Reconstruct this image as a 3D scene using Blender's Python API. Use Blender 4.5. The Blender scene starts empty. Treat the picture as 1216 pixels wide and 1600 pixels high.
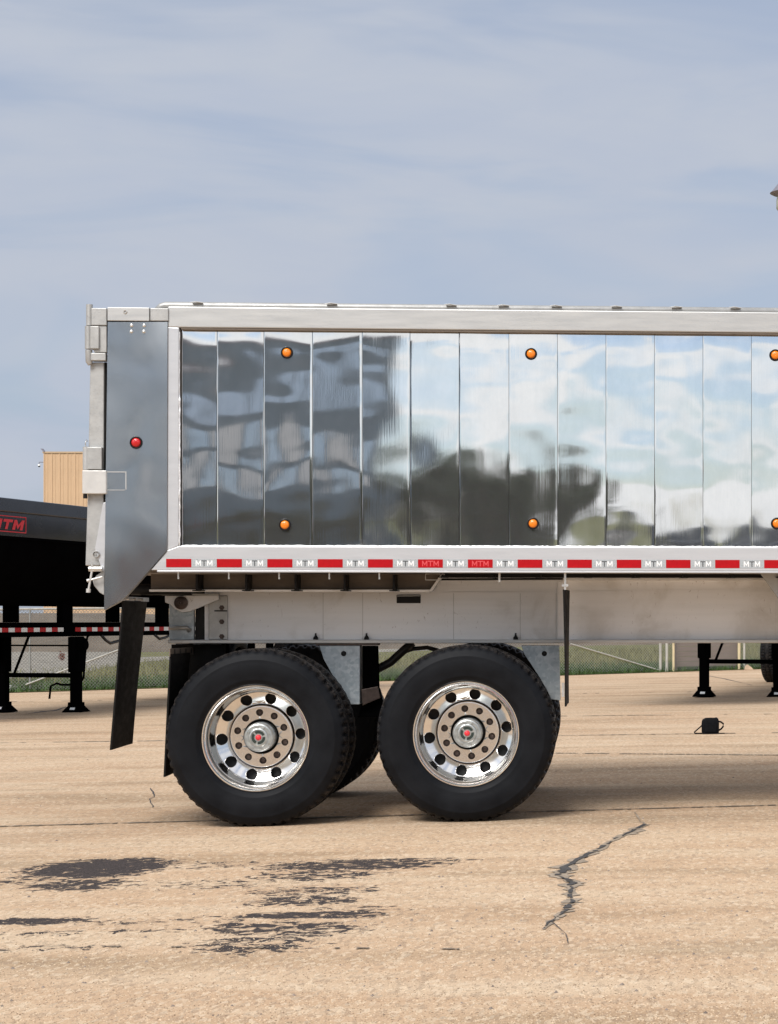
import bpy, bmesh, math, random
import numpy as np
from mathutils import Vector, noise as mnoise

random.seed(7)
rng = np.random.default_rng(7)
R = math.radians
C = bpy.context.scene.collection
scene = bpy.context.scene

# ------------------------------------------------------------------ camera, sky, sun, exposure
F = 3220.0            # focal length of the full photograph in its own pixels
PX, PY = 1121.0, 970.0   # principal point (the picture is the left part of a wider photograph)
HC = 1.175             # camera height above the ground at the front wheel
cam_d = bpy.data.cameras.new('camera')
cam = bpy.data.objects.new('camera', cam_d)
C.objects.link(cam)
cam.location = (0, 0, HC)
cam.rotation_euler = (R(90), 0, 0)
cam_d.sensor_fit = 'VERTICAL'
cam_d.sensor_height = 36.0
cam_d.sensor_width = 36.0
cam_d.lens = F / 1600 * 36.0
cam_d.shift_x = (608 - PX) / 1600
cam_d.shift_y = (PY - 800) / 1600
cam_d.clip_start = 0.1
cam_d.clip_end = 3000
scene.camera = cam

SUN_EL, SUN_AZ = 46.0, 200.0       # azimuth clockwise from +Y
sun_dir = Vector((math.sin(R(SUN_AZ)) * math.cos(R(SUN_EL)), math.cos(R(SUN_AZ)) * math.cos(R(SUN_EL)), math.sin(R(SUN_EL))))
sl = bpy.data.lights.new('sun', 'SUN')
sl.energy = 1.5
sl.angle = R(28)
sl.color = (1.0, 0.965, 0.92)
so = bpy.data.objects.new('sun', sl)
C.objects.link(so)
so.rotation_euler = sun_dir.to_track_quat('Z', 'Y').to_euler()
so.location = (0, -20, 40)

scene.view_settings.view_transform = 'Standard'
scene.view_settings.look = 'None'
scene.view_settings.gamma = 1.0
scene.view_settings.use_curve_mapping = False
scene.view_settings.exposure = 1.13

world = bpy.data.worlds.new('World')
scene.world = world
world.use_nodes = True


class NT:
    """small helper round a node tree"""
    def __init__(s, nt):
        s.nt = nt
        s.n = nt.nodes
        s.l = nt.links

    def add(s, t, **kw):
        n = s.n.new(t)
        for k, v in kw.items():
            setattr(n, k, v)
        return n

    def put(s, sock, v):
        if isinstance(v, bpy.types.NodeSocket):
            s.l.new(v, sock)
        elif v is not None:
            if hasattr(sock.default_value, '__len__') and not hasattr(v, '__len__'):
                v = (v, v, v)
            if sock.type == 'RGBA' and len(v) == 3:
                v = (*v, 1)
            sock.default_value = v

    def math(s, op, a, b=None, c=None, clamp=False):
        n = s.add('ShaderNodeMath', operation=op, use_clamp=clamp)
        s.put(n.inputs[0], a)
        if b is not None: s.put(n.inputs[1], b)
        if c is not None: s.put(n.inputs[2], c)
        return n.outputs[0]

    def vmath(s, op, a, b=None):
        n = s.add('ShaderNodeVectorMath', operation=op)
        s.put(n.inputs[0], a)
        if b is not None: s.put(n.inputs[1], b)
        return n.outputs['Value'] if op in ('LENGTH', 'DOT_PRODUCT') else n.outputs[0]

    def mix(s, f, a, b, mode='MIX'):
        n = s.add('ShaderNodeMixRGB', blend_type=mode)
        s.put(n.inputs[0], f)
        s.put(n.inputs[1], a)
        s.put(n.inputs[2], b)
        return n.outputs[0]

    def noise(s, vec, scale=5, detail=2, rough=.5, dist=0.0):
        n = s.add('ShaderNodeTexNoise')
        s.put(n.inputs['Vector'], vec)
        n.inputs['Scale'].default_value = scale
        n.inputs['Detail'].default_value = detail
        n.inputs['Roughness'].default_value = rough
        n.inputs['Distortion'].default_value = dist
        return n.outputs['Fac']

    def smooth(s, v, a, b, lo=0.0, hi=1.0):
        n = s.add('ShaderNodeMapRange', interpolation_type='SMOOTHSTEP')
        s.put(n.inputs[0], v)
        n.inputs[1].default_value = a
        n.inputs[2].default_value = b
        n.inputs[3].default_value = lo
        n.inputs[4].default_value = hi
        return n.outputs[0]

    def ramp(s, v, a, b, lo=0.0, hi=1.0):
        n = s.add('ShaderNodeMapRange')
        s.put(n.inputs[0], v)
        n.inputs[1].default_value = a
        n.inputs[2].default_value = b
        n.inputs[3].default_value = lo
        n.inputs[4].default_value = hi
        return n.outputs[0]


def build_sky():
    t = NT(world.node_tree)
    t.n.clear()
    out = t.add('ShaderNodeOutputWorld')
    bg = t.add('ShaderNodeBackground')
    bg.inputs['Strength'].default_value = 0.1
    sky = t.add('ShaderNodeTexSky')
    sky.sky_type = 'NISHITA'
    sky.sun_disc = False
    sky.sun_elevation = R(SUN_EL)
    sky.sun_rotation = R(SUN_AZ)
    sky.dust_density = 2.0
    co = t.add('ShaderNodeTexCoord').outputs['Generated']
    st = t.vmath('MULTIPLY', co, (5.0, 5.0, 21.0))
    n1 = t.noise(t.vmath('ADD', st, (3.1, 0.4, 1.7)), 1.0, 4, .5, .6)
    n2 = t.noise(t.vmath('ADD', t.vmath('MULTIPLY', co, (9.0, 9.0, 30.0)), (8.3, 2.2, 4.7)), 1.0, 5, .55, .4)
    n3 = t.noise(t.vmath('ADD', t.vmath('MULTIPLY', co, (11.0, 11.0, 24.0)), (1.3, 5.1, 2.6)), 1.0, 4, .5, .5)
    veil = t.smooth(n1, .36, .58, .70, .985)          # thin high overcast, blue showing where it is thinnest
    broken = t.smooth(n3, .40, .54, .12, 1.0)         # broken cloud on the sunny half of the sky
    sepy = t.add('ShaderNodeSeparateXYZ')
    t.put(sepy.inputs[0], co)
    cover = t.mix(t.smooth(sepy.outputs[1], .35, -.35), veil, broken)
    body = t.smooth(n2, .22, .80)
    cloud = t.mix(body, (2.20, 2.44, 2.94), (2.42, 2.60, 2.97))
    # clouds are brighter towards the sun, which stands behind the camera
    d = t.vmath('DOT_PRODUCT', co, tuple(sun_dir))
    fwd = t.smooth(d, -.40, 1.0, 1.0, 1.75)
    blue = t.mix(1.0, sky.outputs[0], (.385, .455, .535), 'MULTIPLY')
    fw = t.add('ShaderNodeVectorMath', operation='SCALE')
    cloud = t.mix(t.smooth(d, -.2, .6), cloud, (2.80, 2.79, 2.80))
    t.put(fw.inputs[0], cloud)
    t.put(fw.inputs['Scale'], fwd)
    col = t.mix(cover, blue, fw.outputs[0])
    t.l.new(col, bg.inputs['Color'])
    t.l.new(bg.outputs[0], out.inputs[0])


build_sky()


# ------------------------------------------------------------------ materials
def new_mat(name):
    m = bpy.data.materials.new(name)
    m.use_nodes = True
    t = NT(m.node_tree)
    b = t.n['Principled BSDF']
    return m, t, b


def mat(name, col, rough=.5, metal=0.0, var=.12, scale=6.0, stretch=(1, 1, 1), rvar=.1, bump=0.0, bscale=60.0, coat=0.0, spec=.5, speck=0.0):
    """plain surface with uneven colour, gloss and fine relief"""
    m, t, b = new_mat(name)
    co = t.add('ShaderNodeTexCoord').outputs['Object']
    v = t.vmath('MULTIPLY', co, stretch)
    n = t.noise(v, scale, 5, .6)
    c = t.mix(t.ramp(n, .3, .7), tuple(x * (1 - var) for x in col), tuple(min(1, x * (1 + var)) for x in col))
    if speck:
        n3 = t.noise(v, scale * 7, 3, .6)
        c = t.mix(t.smooth(n3, .58, .7, 0, speck), c, tuple(x * .45 for x in col))
    t.put(b.inputs['Base Color'], c)
    t.put(b.inputs['Roughness'], t.ramp(t.noise(v, scale * 1.7, 4, .6), .3, .7, max(.02, rough - rvar), min(1, rough + rvar)))
    b.inputs['Metallic'].default_value = metal
    b.inputs['Specular IOR Level'].default_value = spec
    b.inputs['Coat Weight'].default_value = coat
    b.inputs['Coat Roughness'].default_value = .08
    if bump:
        bn = t.add('ShaderNodeBump')
        bn.inputs['Strength'].default_value = bump
        bn.inputs['Distance'].default_value = .002
        t.put(bn.inputs['Height'], t.noise(v, bscale, 3, .6))
        t.l.new(bn.outputs[0], b.inputs['Normal'])
    return m


def panel_mat():
    """mirror polished aluminium with a faint vertical extrusion grain and handling marks"""
    m, t, b = new_mat('polished_aluminium')
    co = t.add('ShaderNodeTexCoord').outputs['Object']
    grain = t.noise(t.vmath('MULTIPLY', co, (130, 1, 2.2)), 1.0, 3, .6)
    marks = t.noise(t.vmath('MULTIPLY', co, (7, 1, 4)), 1.0, 6, .65)
    c = t.mix(t.ramp(marks, .3, .7), (.72, .74, .75), (.82, .83, .835))
    c = t.mix(t.smooth(grain, .45, .75, 0, .25), c, (.70, .72, .73))
    t.put(b.inputs['Base Color'], c)
    b.inputs['Metallic'].default_value = .95
    t.put(b.inputs['Roughness'], t.ramp(t.math('ADD', t.math('MULTIPLY', marks, .6), t.math('MULTIPLY', grain, .4)), .3, .7, .022, .06))
    bn = t.add('ShaderNodeBump')
    bn.inputs['Strength'].default_value = .05
    bn.inputs['Distance'].default_value = .0008
    t.put(bn.inputs['Height'], grain)
    t.l.new(bn.outputs[0], b.inputs['Normal'])
    return m


def plate_mat():
    m, t, b = new_mat('scuffed_polished_plate')
    co = t.add('ShaderNodeTexCoord').outputs['Object']
    marks = t.noise(t.vmath('MULTIPLY', co, (2.5, 2.5, 1.6)), 1.0, 7, .55, .4)
    scr = t.noise(t.vmath('MULTIPLY', co, (40, 40, 9)), 1.0, 4, .6, 1.5)
    c = t.mix(t.ramp(marks, .3, .72), (.80, .83, .85), (.86, .88, .89))
    c = t.mix(t.smooth(scr, .66, .76, 0, .35), c, (.88, .88, .88))
    t.put(b.inputs['Base Color'], c)
    b.inputs['Metallic'].default_value = .93
    t.put(b.inputs['Roughness'], t.ramp(marks, .3, .7, .06, .14))
    bn = t.add('ShaderNodeBump')
    bn.inputs['Strength'].default_value = .006
    bn.inputs['Distance'].default_value = .003
    t.put(bn.inputs['Height'], marks)
    t.l.new(bn.outputs[0], b.inputs['Normal'])
    return m


def frame_mat():
    """mill finish aluminium web: faint horizontal rolling lines, grey scuffs, pink layout marks"""
    m, t, b = new_mat('mill_aluminium')
    co = t.add('ShaderNodeTexCoord').outputs['Object']
    band = t.noise(t.vmath('MULTIPLY', co, (1.2, 1, 26)), 1.0, 5, .6)
    cl = t.noise(t.vmath('MULTIPLY', co, (3, 3, 3)), 1.0, 6, .6, .4)
    c = t.mix(t.ramp(band, .3, .7), (.82, .825, .835), (.89, .89, .90))
    c = t.mix(t.smooth(cl, .50, .70, 0, .6), c, (.60, .58, .55))
    sc = t.noise(t.vmath('MULTIPLY', co, (26, 26, 10)), 1.0, 4, .7, 2.0)
    c = t.mix(t.smooth(sc, .64, .71, 0, .75), c, (.42, .38, .37))
    t.put(b.inputs['Base Color'], c)
    b.inputs['Metallic'].default_value = .1
    t.put(b.inputs['Roughness'], t.ramp(cl, .3, .7, .42, .6))
    return m


def galv_mat():
    m, t, b = new_mat('galvanised_steel')
    co = t.add('ShaderNodeTexCoord').outputs['Object']
    vo = t.add('ShaderNodeTexVoronoi')
    vo.inputs['Scale'].default_value = 55
    t.put(vo.inputs['Vector'], co)
    g = t.add('ShaderNodeSeparateColor')
    t.l.new(vo.outputs['Color'], g.inputs[0])
    n = t.noise(co, 9, 6, .65)
    c = t.mix(g.outputs[0], (.34, .40, .44), (.50, .55, .58))
    c = t.mix(t.smooth(n, .45, .7, 0, .6), c, (.30, .34, .37))
    t.put(b.inputs['Base Color'], c)
    b.inputs['Metallic'].default_value = .5
    t.put(b.inputs['Roughness'], t.ramp(n, .3, .7, .4, .6))
    return m


def tyre_mat():
    m, t, b = new_mat('tyre_rubber')
    co = t.add('ShaderNodeTexCoord').outputs['Object']
    n = t.noise(co, 5, 6, .6)
    c = t.mix(t.ramp(n, .3, .7), (.004, .0045, .006), (.010, .011, .0135))
    r = t.vmath('LENGTH', t.vmath('MULTIPLY', co, (1, 0, 1)))
    dust = t.math('MULTIPLY', t.smooth(r, .495, .52), t.smooth(t.noise(co, 30, 4, .6), .35, .7))
    c = t.mix(t.math('MULTIPLY', dust, .3), c, (.12, .10, .085))
    t.put(b.inputs['Base Color'], c)
    t.put(b.inputs['Roughness'], t.ramp(n, .3, .7, .42, .6))
    b.inputs['Specular IOR Level'].default_value = .12
    bn = t.add('ShaderNodeBump')
    bn.inputs['Strength'].default_value = .3
    bn.inputs['Distance'].default_value = .001
    rings = t.add('ShaderNodeMath', operation='SINE')
    t.put(rings.inputs[0], t.math('MULTIPLY', r, 900))
    t.put(bn.inputs['Height'], t.math('ADD', t.math('MULTIPLY', rings.outputs[0], .25), t.noise(co, 70, 3, .6)))
    t.l.new(bn.outputs[0], b.inputs['Normal'])
    return m


M = {}
M['panel'] = panel_mat()
M['plate'] = plate_mat()
M['frame'] = frame_mat()
M['galv'] = galv_mat()
M['tyre'] = tyre_mat()
M['rail'] = mat('brushed_aluminium_rail', (.51, .51, .50), .42, .6, .05, 5, (.5, 1, 6), .08, .12, 90, speck=.12)
M['white_rail'] = mat('pale_aluminium_sill', (.57, .58, .60), .36, .45, .03, 5, (.5, 1, 6), .06, speck=.06)
M['cast'] = mat('grey_cast_aluminium', (.42, .42, .41), .5, .55, .12, 12, (1, 1, 1), .1, .3, 120, speck=.25)
M['bright_cast'] = mat('bright_block_aluminium', (.58, .57, .55), .45, .4, .06, 12)
M['weld'] = mat('weld_bead', (.88, .88, .88), .35, .8, .15, 90, (1, 1, 1), .1, 1.0, 240)
M['shadow_alu'] = mat('shade_tinted_aluminium', (.15, .12, .095), .6, .25, .2, 4, (1, 1, 4), .1, speck=.4)  # aluminium with the shade under the box mixed into its colour
M['chrome'] = mat('polished_wheel', (.84, .83, .82), .12, 1.0, .03, 8, (1, 1, 1), .03)
M['disc'] = mat('machined_wheel_disc', (.78, .765, .75), .18, .97, .04, 30, (1, 1, 1), .05)
M['dark'] = mat('black_steel', (.007, .007, .0075), .5, .1, .2, 8, spec=.25)
M['hubcast'] = mat('hub_cap_casting', (.50, .53, .53), .34, .85, .2, 40, (1, 1, 1), .08, .4, 150)
M['lug'] = mat('dark_lug_steel', (.075, .055, .048), .45, .6, .25, 40)
M['green'] = mat('dark_green_emblem', (.02, .035, .03), .4, 0, .1, 30)
M['redplug'] = mat('red_rubber_plug', (.75, .035, .05), .35, 0, .08, 30)
M['redtape'] = mat('red_reflective_tape', (.40, .0015, .006), .45, 0, .10, 40, (1, 1, 1), .06, .15, 900, spec=.2)
M['silvertape'] = mat('silver_reflective_tape', (.46, .49, .51), .3, .35, .06, 60, (1, 1, 1), .06, .4, 900)
M['whitetape'] = mat('white_reflective_tape', (.74, .77, .78), .4, 0, .05, 40)
M['letter_w'] = mat('white_print', (.84, .85, .85), .5, 0, .02, 20)
M['letter_d'] = mat('dark_print', (.06, .065, .07), .5, 0, .02, 20)
M['redghost'] = mat('pale_red_print', (.66, .07, .08), .4, 0, .05, 20)
M['amber'] = mat('amber_lens', (.86, .22, .003), .12, 0, .06, 60, (1, 1, 1), .04, .6, 700, coat=.6)
M['redlens'] = mat('red_lens', (.55, .003, .005), .12, 0, .08, 60, (1, 1, 1), .04, .6, 700, coat=.6)
M['flap'] = mat('mud_flap_rubber', (.007, .0068, .0066), .65, 0, .3, 5, (1, 1, 3), .08, .5, 60, spec=.15)
M['navy'] = mat('black_gloss_paint', (.015, .018, .026), .25, .0, .12, 2, (1, 1, 1), .05, coat=.15, spec=.35)
M['blackpaint'] = mat('black_satin_paint', (.002, .002, .0023), .6, 0, .2, 4, spec=0.0)
M['redpaint'] = mat('red_sign_paint', (.58, .012, .022), .45, 0, .05, 10)
M['hose'] = mat('black_hose', (.01, .01, .011), .4, 0, .1, 20)
M['bag'] = mat('black_nylon', (.006, .0065, .008), .8, 0, .25, 25, (1, 1, 1), .08, .6, 300, spec=.08)
M['zinc'] = mat('zinc_plated', (.66, .66, .65), .35, .9, .1, 20)
M['fence'] = mat('galvanised_wire', (.30, .31, .30), .5, .5, .15, 4)
M['post'] = mat('weathered_post', (.46, .45, .41), .6, .3, .18, 5, (3, 3, 1))
M['yellowpost'] = mat('cream_gate_post', (.62, .52, .33), .6, 0, .15, 5)
M['board'] = mat('mauve_brown_board', (.30, .225, .195), .75, 0, .22, 3, (1, 1, 9), .1, .4, 50)
M['tanclad'] = mat('tan_metal_cladding', (.58, .385, .23), .55, 0, .07, 1.2, (6, 6, .6), .08)
M['concrete'] = mat('pale_concrete', (.58, .57, .54), .85, 0, .12, 9)
M['lampcap'] = mat('grey_lamp_metal', (.24, .23, .27), .5, .4, .1, 6)
M['lampglobe'] = mat('dull_lamp_globe', (.42, .44, .36), .35, 0, .08, 8)
M['bark'] = mat('bark', (.13, .095, .07), .9, 0, .3, 6, (1, 1, .3))
M['leaf'] = mat('leaf_green', (.055, .085, .030), .6, 0, .5, .8)
M['leaf2'] = mat('leaf_olive', (.085, .085, .035), .6, 0, .5, .8)
M['redleaf'] = mat('leaf_rust', (.20, .06, .04), .6, 0, .4, 3)
M['steelblue'] = mat('blue_grey_cladding', (.15, .21, .255), .5, .1, .15, .6, (4, 4, .6))
M['whitewall'] = mat('white_wall_panel', (.88, .88, .86), .6, 0, .05, 1)
M['darkglass'] = mat('dark_window_glass', (.02, .03, .04), .06, 0, .1, 1)
M['mirrorglass'] = mat('reflective_glazing', (.62, .68, .72), .04, 1.0, .05, 1, (1, 1, 1), .01)
M['carpaint'] = mat('dark_blue_car_paint', (.018, .028, .055), .15, .2, .05, 3, coat=.8)
M['asphalt'] = mat('asphalt_road', (.075, .072, .070), .9, 0, .2, 1.5, speck=.3)
M['crack'] = mat('crack_bitumen', (.052, .048, .047), .8, 0, .35, 14, speck=.4)
M['fringe'] = mat('crumbled_edge', (.30, .24, .18), .9, 0, .35, 24, speck=.6)
M['joint'] = mat('pavement_joint_dirt', (.20, .155, .11), .95, 0, .35, 9, speck=.5)


# ------------------------------------------------------------------ geometry helpers
class MB:
    """collects shapes and links them as one mesh object"""
    def __init__(s):
        s.v = []
        s.f = []
        s.mi = []

    def add(s, vs, fs, mi=0):
        o = len(s.v)
        s.v += [tuple(p) for p in vs]
        s.f += [tuple(i + o for i in f) for f in fs]
        s.mi += [mi] * len(fs)
        return s

    def box(s, x0, x1, y0, y1, z0, z1, mi=0):
        x0, x1 = min(x0, x1), max(x0, x1)
        y0, y1 = min(y0, y1), max(y0, y1)
        z0, z1 = min(z0, z1), max(z0, z1)
        return s.add([(x0, y0, z0), (x1, y0, z0), (x1, y1, z0), (x0, y1, z0), (x0, y0, z1), (x1, y0, z1), (x1, y1, z1), (x0, y1, z1)],
                     [(0, 3, 2, 1), (4, 5, 6, 7), (0, 1, 5, 4), (1, 2, 6, 5), (2, 3, 7, 6), (3, 0, 4, 7)], mi)

    def prism(s, poly, y0, y1, mi=0):
        """poly: (x, z) outline, extruded from y0 to y1"""
        a = sum(poly[i][0] * poly[(i + 1) % len(poly)][1] - poly[(i + 1) % len(poly)][0] * poly[i][1] for i in range(len(poly)))
        if a < 0:
            poly = poly[::-1]
        n = len(poly)
        vs = [(p[0], y0, p[1]) for p in poly] + [(p[0], y1, p[1]) for p in poly]
        fs = [tuple(range(n)), tuple(range(2 * n - 1, n - 1, -1))]
        fs += [(i, i + n, (i + 1) % n + n, (i + 1) % n) for i in range(n)]
        return s.add(vs, fs, mi)

    def tube(s, pts, r, seg=8, cap=True, mi=0):
        pts = [Vector(p) for p in pts]
        n = len(pts)
        rs = r if isinstance(r, (list, tuple)) else [r] * n
        vs = []
        up = None
        for i, p in enumerate(pts):
            d = (pts[min(i + 1, n - 1)] - pts[max(i - 1, 0)]).normalized()
            if up is None:
                up = Vector((0, 0, 1)) if abs(d.z) < .9 else Vector((1, 0, 0))
            a = d.cross(up)
            if a.length < 1e-5:
                a = d.cross(Vector((0, 1, 0)))
            a.normalize()
            b = d.cross(a).normalized()
            up = -b if False else up
            for k in range(seg):
                t = 2 * math.pi * k / seg
                vs.append(p + (a * math.cos(t) + b * math.sin(t)) * rs[i])
        fs = []
        for i in range(n - 1):
            for k in range(seg):
                k2 = (k + 1) % seg
                fs.append((i * seg + k, i * seg + k2, (i + 1) * seg + k2, (i + 1) * seg + k))
        if cap:
            fs.append(tuple(range(seg - 1, -1, -1)))
            fs.append(tuple((n - 1) * seg + k for k in range(seg)))
        return s.add(vs, fs, mi)

    def lathe(s, prof, seg=48, cx=0, cz=0, rfun=None, close=False, mi=0, cap0=False, cap1=False):
        """prof: (radius, y) turned about the y axis through (cx, cz)"""
        vs = []
        for j, (r, y) in enumerate(prof):
            for k in range(seg):
                t = 2 * math.pi * k / seg
                rr = r if rfun is None else rfun(j, k, r)
                vs.append((cx + rr * math.cos(t), y, cz + rr * math.sin(t)))
        fs = []
        m = len(prof)
        for j in range(m if close else m - 1):
            j2 = (j + 1) % m
            for k in range(seg):
                k2 = (k + 1) % seg
                fs.append((j * seg + k, j * seg + k2, j2 * seg + k2, j2 * seg + k))
        if cap0: fs.append(tuple(range(seg)))
        if cap1: fs.append(tuple((m - 1) * seg + k for k in range(seg - 1, -1, -1)))
        return s.add(vs, fs, mi)

    def mesh(s, name, mats, smooth=False):
        me = bpy.data.meshes.new(name)
        me.from_pydata(s.v, [], s.f)
        ms = mats if isinstance(mats, (list, tuple)) else [mats]
        for m in ms:
            me.materials.append(m)
        if len(ms) > 1:
            me.polygons.foreach_set('material_index', s.mi)
        if smooth:
            me.polygons.foreach_set('use_smooth', [True] * len(me.polygons))
        me.update()
        return me

    def build(s, name, mats, parent=None, smooth=False, bevel=0.0, auto=0):
        o = bpy.data.objects.new(name, s.mesh(name, mats, smooth or auto > 0))
        C.objects.link(o)
        if parent: o.parent = parent
        if auto:
            try:
                o.data.set_sharp_from_angle(angle=R(auto))
            except Exception:
                pass
        if bevel:
            b = o.modifiers.new('bevel', 'BEVEL')
            b.width = bevel
            b.segments = 2
            b.limit_method = 'ANGLE'
            b.angle_limit = R(40)
        return o


def place(name, me, parent, loc=(0, 0, 0), rot=(0, 0, 0)):
    o = bpy.data.objects.new(name, me)
    C.objects.link(o)
    if parent: o.parent = parent
    o.location = loc
    o.rotation_euler = rot
    return o


def tag(o, label=None, cat=None, group=None, kind=None):
    if label: o['label'] = label
    if cat: o['category'] = cat
    if group: o['group'] = group
    if kind: o['kind'] = kind
    return o


def empty(name, loc, rz=0.0, label=None, cat=None, group=None, rx=0.0, ry=0.0):
    o = bpy.data.objects.new(name, None)
    o.empty_display_size = .2
    C.objects.link(o)
    o.location = loc
    o.rotation_euler = (rx, ry, rz)
    return tag(o, label, cat, group)


def copy_tree(o, parent=None):
    c = o.copy()
    C.objects.link(c)
    c.parent = parent
    for ch in [x for x in bpy.data.objects if x.parent == o]:
        copy_tree(ch, c)
    return c


# ground: a very gentle cross fall, up to the right
GX = (731 - PX) / F * 12.0


def gz(x):
    return .68 * math.tanh((x - GX) / 40.0)


def Gp(px, py):
    """point of the ground seen at a place of the photograph"""
    dx, dz = (px - PX) / F, (PY - py) / F
    t = 15.0
    for _ in range(40):
        t = (gz(dx * t) - HC) / dz
    return Vector((dx * t, t, gz(dx * t)))


def at(px, py, Y):
    return Vector(((px - PX) / F * Y, Y, HC + (PY - py) / F * Y))


# ------------------------------------------------------------------ the ground
def ground_mat():
    m, t, b = new_mat('worn_tan_pavement')
    P = t.add('ShaderNodeNewGeometry').outputs['Position']
    big = t.noise(P, .35, 4, .55)
    mid = t.noise(t.vmath('MULTIPLY', P, (.5, 2.4, 1)), 1.0, 5, .6)      # bands left by rolling wheels, along the lot
    c = t.mix(t.ramp(big, .3, .7), (.465, .310, .196), (.545, .395, .265))
    c = t.mix(t.smooth(mid, .42, .68, 0, .75), c, (.59, .455, .32))
    c = t.mix(t.smooth(t.noise(t.vmath('MULTIPLY', P, (.3, 1.3, 1)), 1.0, 6, .65),   .48, .70, 0, .65), c, (.27, .185, .11))
    # exposed aggregate
    vo = t.add('ShaderNodeTexVoronoi')
    vo.inputs['Scale'].default_value = 62
    t.put(vo.inputs['Vector'], t.vmath('MULTIPLY', P, (1, .4, 1)))
    sp = t.add('ShaderNodeSeparateColor')
    t.l.new(vo.outputs['Color'], sp.inputs[0])
    c = t.mix(t.smooth(sp.outputs[0], .66, .97, 0, .42), c, (.72, .60, .45))
    c = t.mix(t.smooth(sp.outputs[1], .70, .95, 0, .42), c, (.27, .20, .145))
    fine = t.noise(t.vmath('MULTIPLY', P, (1, .35, 1)), 150, 3, .7)
    c = t.mix(t.smooth(fine, .54, .68, 0, .75), c, (.26, .20, .15))
    c = t.mix(t.smooth(fine, .44, .32, 0, .4), c, (.68, .55, .39))
    pits = t.noise(P, 26, 5, .7)
    c = t.mix(t.smooth(pits, .66, .74, 0, .8), c, (.13, .10, .08))
    # places where the pale top coat has flaked off the dark base
    spots = [((150, 1358), 150, 22, 1.45), ((125, 1383), 120, 15, 1.0), ((200, 1350), 110, 12, 1.1), ((560, 1352), 210, 13, 1.1), ((500, 1368), 150, 14, .85),
             ((490, 1392), 150, 12, .8), ((470, 1408), 130, 12, .95), ((490, 1430), 190, 9, 1.15), ((440, 1450), 190, 14, .92), ((400, 1476), 150, 24, .86), ((470, 1455), 170, 16, .75),
             ((40, 1440), 150, 9, 1.1), ((150, 1456), 260, 7, .62), ((20, 1378), 130, 11, .68), ((300, 1352), 260, 9, .60),
             ((620, 1345), 190, 7, .8), ((60, 1482), 200, 9, .55), ((350, 1382), 190, 12, .56), ((250, 1440), 280, 8, .58), ((560, 1420), 120, 9, .6)]
    mask = None
    nz = t.noise(t.vmath('MULTIPLY', P, (15.0, 15.0, 1)), 1.0, 8, .70, .8)
    for (sx, sy), hw, hh, amp in spots:
        a, bb = Gp(sx - hw, sy), Gp(sx + hw, sy)
        n0, f0 = Gp(sx, sy + hh), Gp(sx, sy - hh)
        cx, cy = (a.x + bb.x) / 2, (n0.y + f0.y) / 2
        d = t.vmath('MULTIPLY', t.vmath('SUBTRACT', P, (cx, cy, 0)), (1 / (abs(bb.x - a.x) / 2), 1 / (abs(f0.y - n0.y) / 2), 0))
        k = t.math('MULTIPLY', t.math('SUBTRACT', 1.0, t.vmath('LENGTH', d)), amp)
        k = t.math('MINIMUM', k, .55 * amp)
        mask = k if mask is None else t.math('MAXIMUM', mask, k)
    f = t.math('ADD', mask, t.math('MULTIPLY', t.math('SUBTRACT', nz, .5), 2.5))
    flake = t.math('MULTIPLY', t.smooth(f, .37, .50), t.smooth(mask, 0.0, .12))
    c = t.mix(flake, c, t.mix(t.ramp(fine, .35, .65), (.030, .026, .026), (.085, .070, .066)))
    t.put(b.inputs['Base Color'], c)
    b.inputs['Roughness'].default_value = .95
    b.inputs['Specular IOR Level'].default_value = .08
    bn = t.add('ShaderNodeBump')
    bn.inputs['Strength'].default_value = .55
    bn.inputs['Distance'].default_value = .004
    h = t.math('ADD', t.math('MULTIPLY', fine, .5), t.math('SUBTRACT', t.math('MULTIPLY', sp.outputs[0], .35), t.math('MULTIPLY', flake, .6)))
    t.put(bn.inputs['Height'], h)
    t.l.new(bn.outputs[0], b.inputs['Normal'])
    return m


def field_mat():
    m, t, b = new_mat('rough_grass_field')
    P = t.add('ShaderNodeNewGeometry').outputs['Position']
    n = t.noise(P, .5, 6, .65)
    n2 = t.noise(P, 6, 6, .7)
    c = t.mix(t.ramp(n, .35, .65), (.115, .125, .045), (.19, .17, .075))
    c = t.mix(t.smooth(n2, .42, .66, 0, .75), c, (.065, .085, .030))
    c = t.mix(t.smooth(t.noise(P, 17, 4, .7), .56, .7, 0, .6), c, (.30, .27, .15))
    t.put(b.inputs['Base Color'], c)
    b.inputs['Roughness'].default_value = 1.0
    b.inputs['Specular IOR Level'].default_value = .1
    return m


xs = sorted(set([-900, -600, -400, -250, -170, -120, -90] + list(range(-70, 71, 1)) + [90, 120, 170, 250, 400, 600, 900]))


def sheet(name, yfun0, yfun1, lift, m, x_from=-900, x_to=900):
    g = MB()
    xx = [x for x in xs if x_from <= x <= x_to]
    for x in xx:
        g.v += [(x, yfun0(x), gz(x) + lift), (x, yfun1(x), gz(x) + lift)]
    for i in range(len(xx) - 1):
        g.f.append((2 * i, 2 * i + 2, 2 * i + 3, 2 * i + 1))
    g.mi = [0] * len(g.f)
    return g.build(name, m)


def edge_y(x):
    return min(80.0, max(28.0, 39.2 + .62 * (x + 13.4)))


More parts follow.
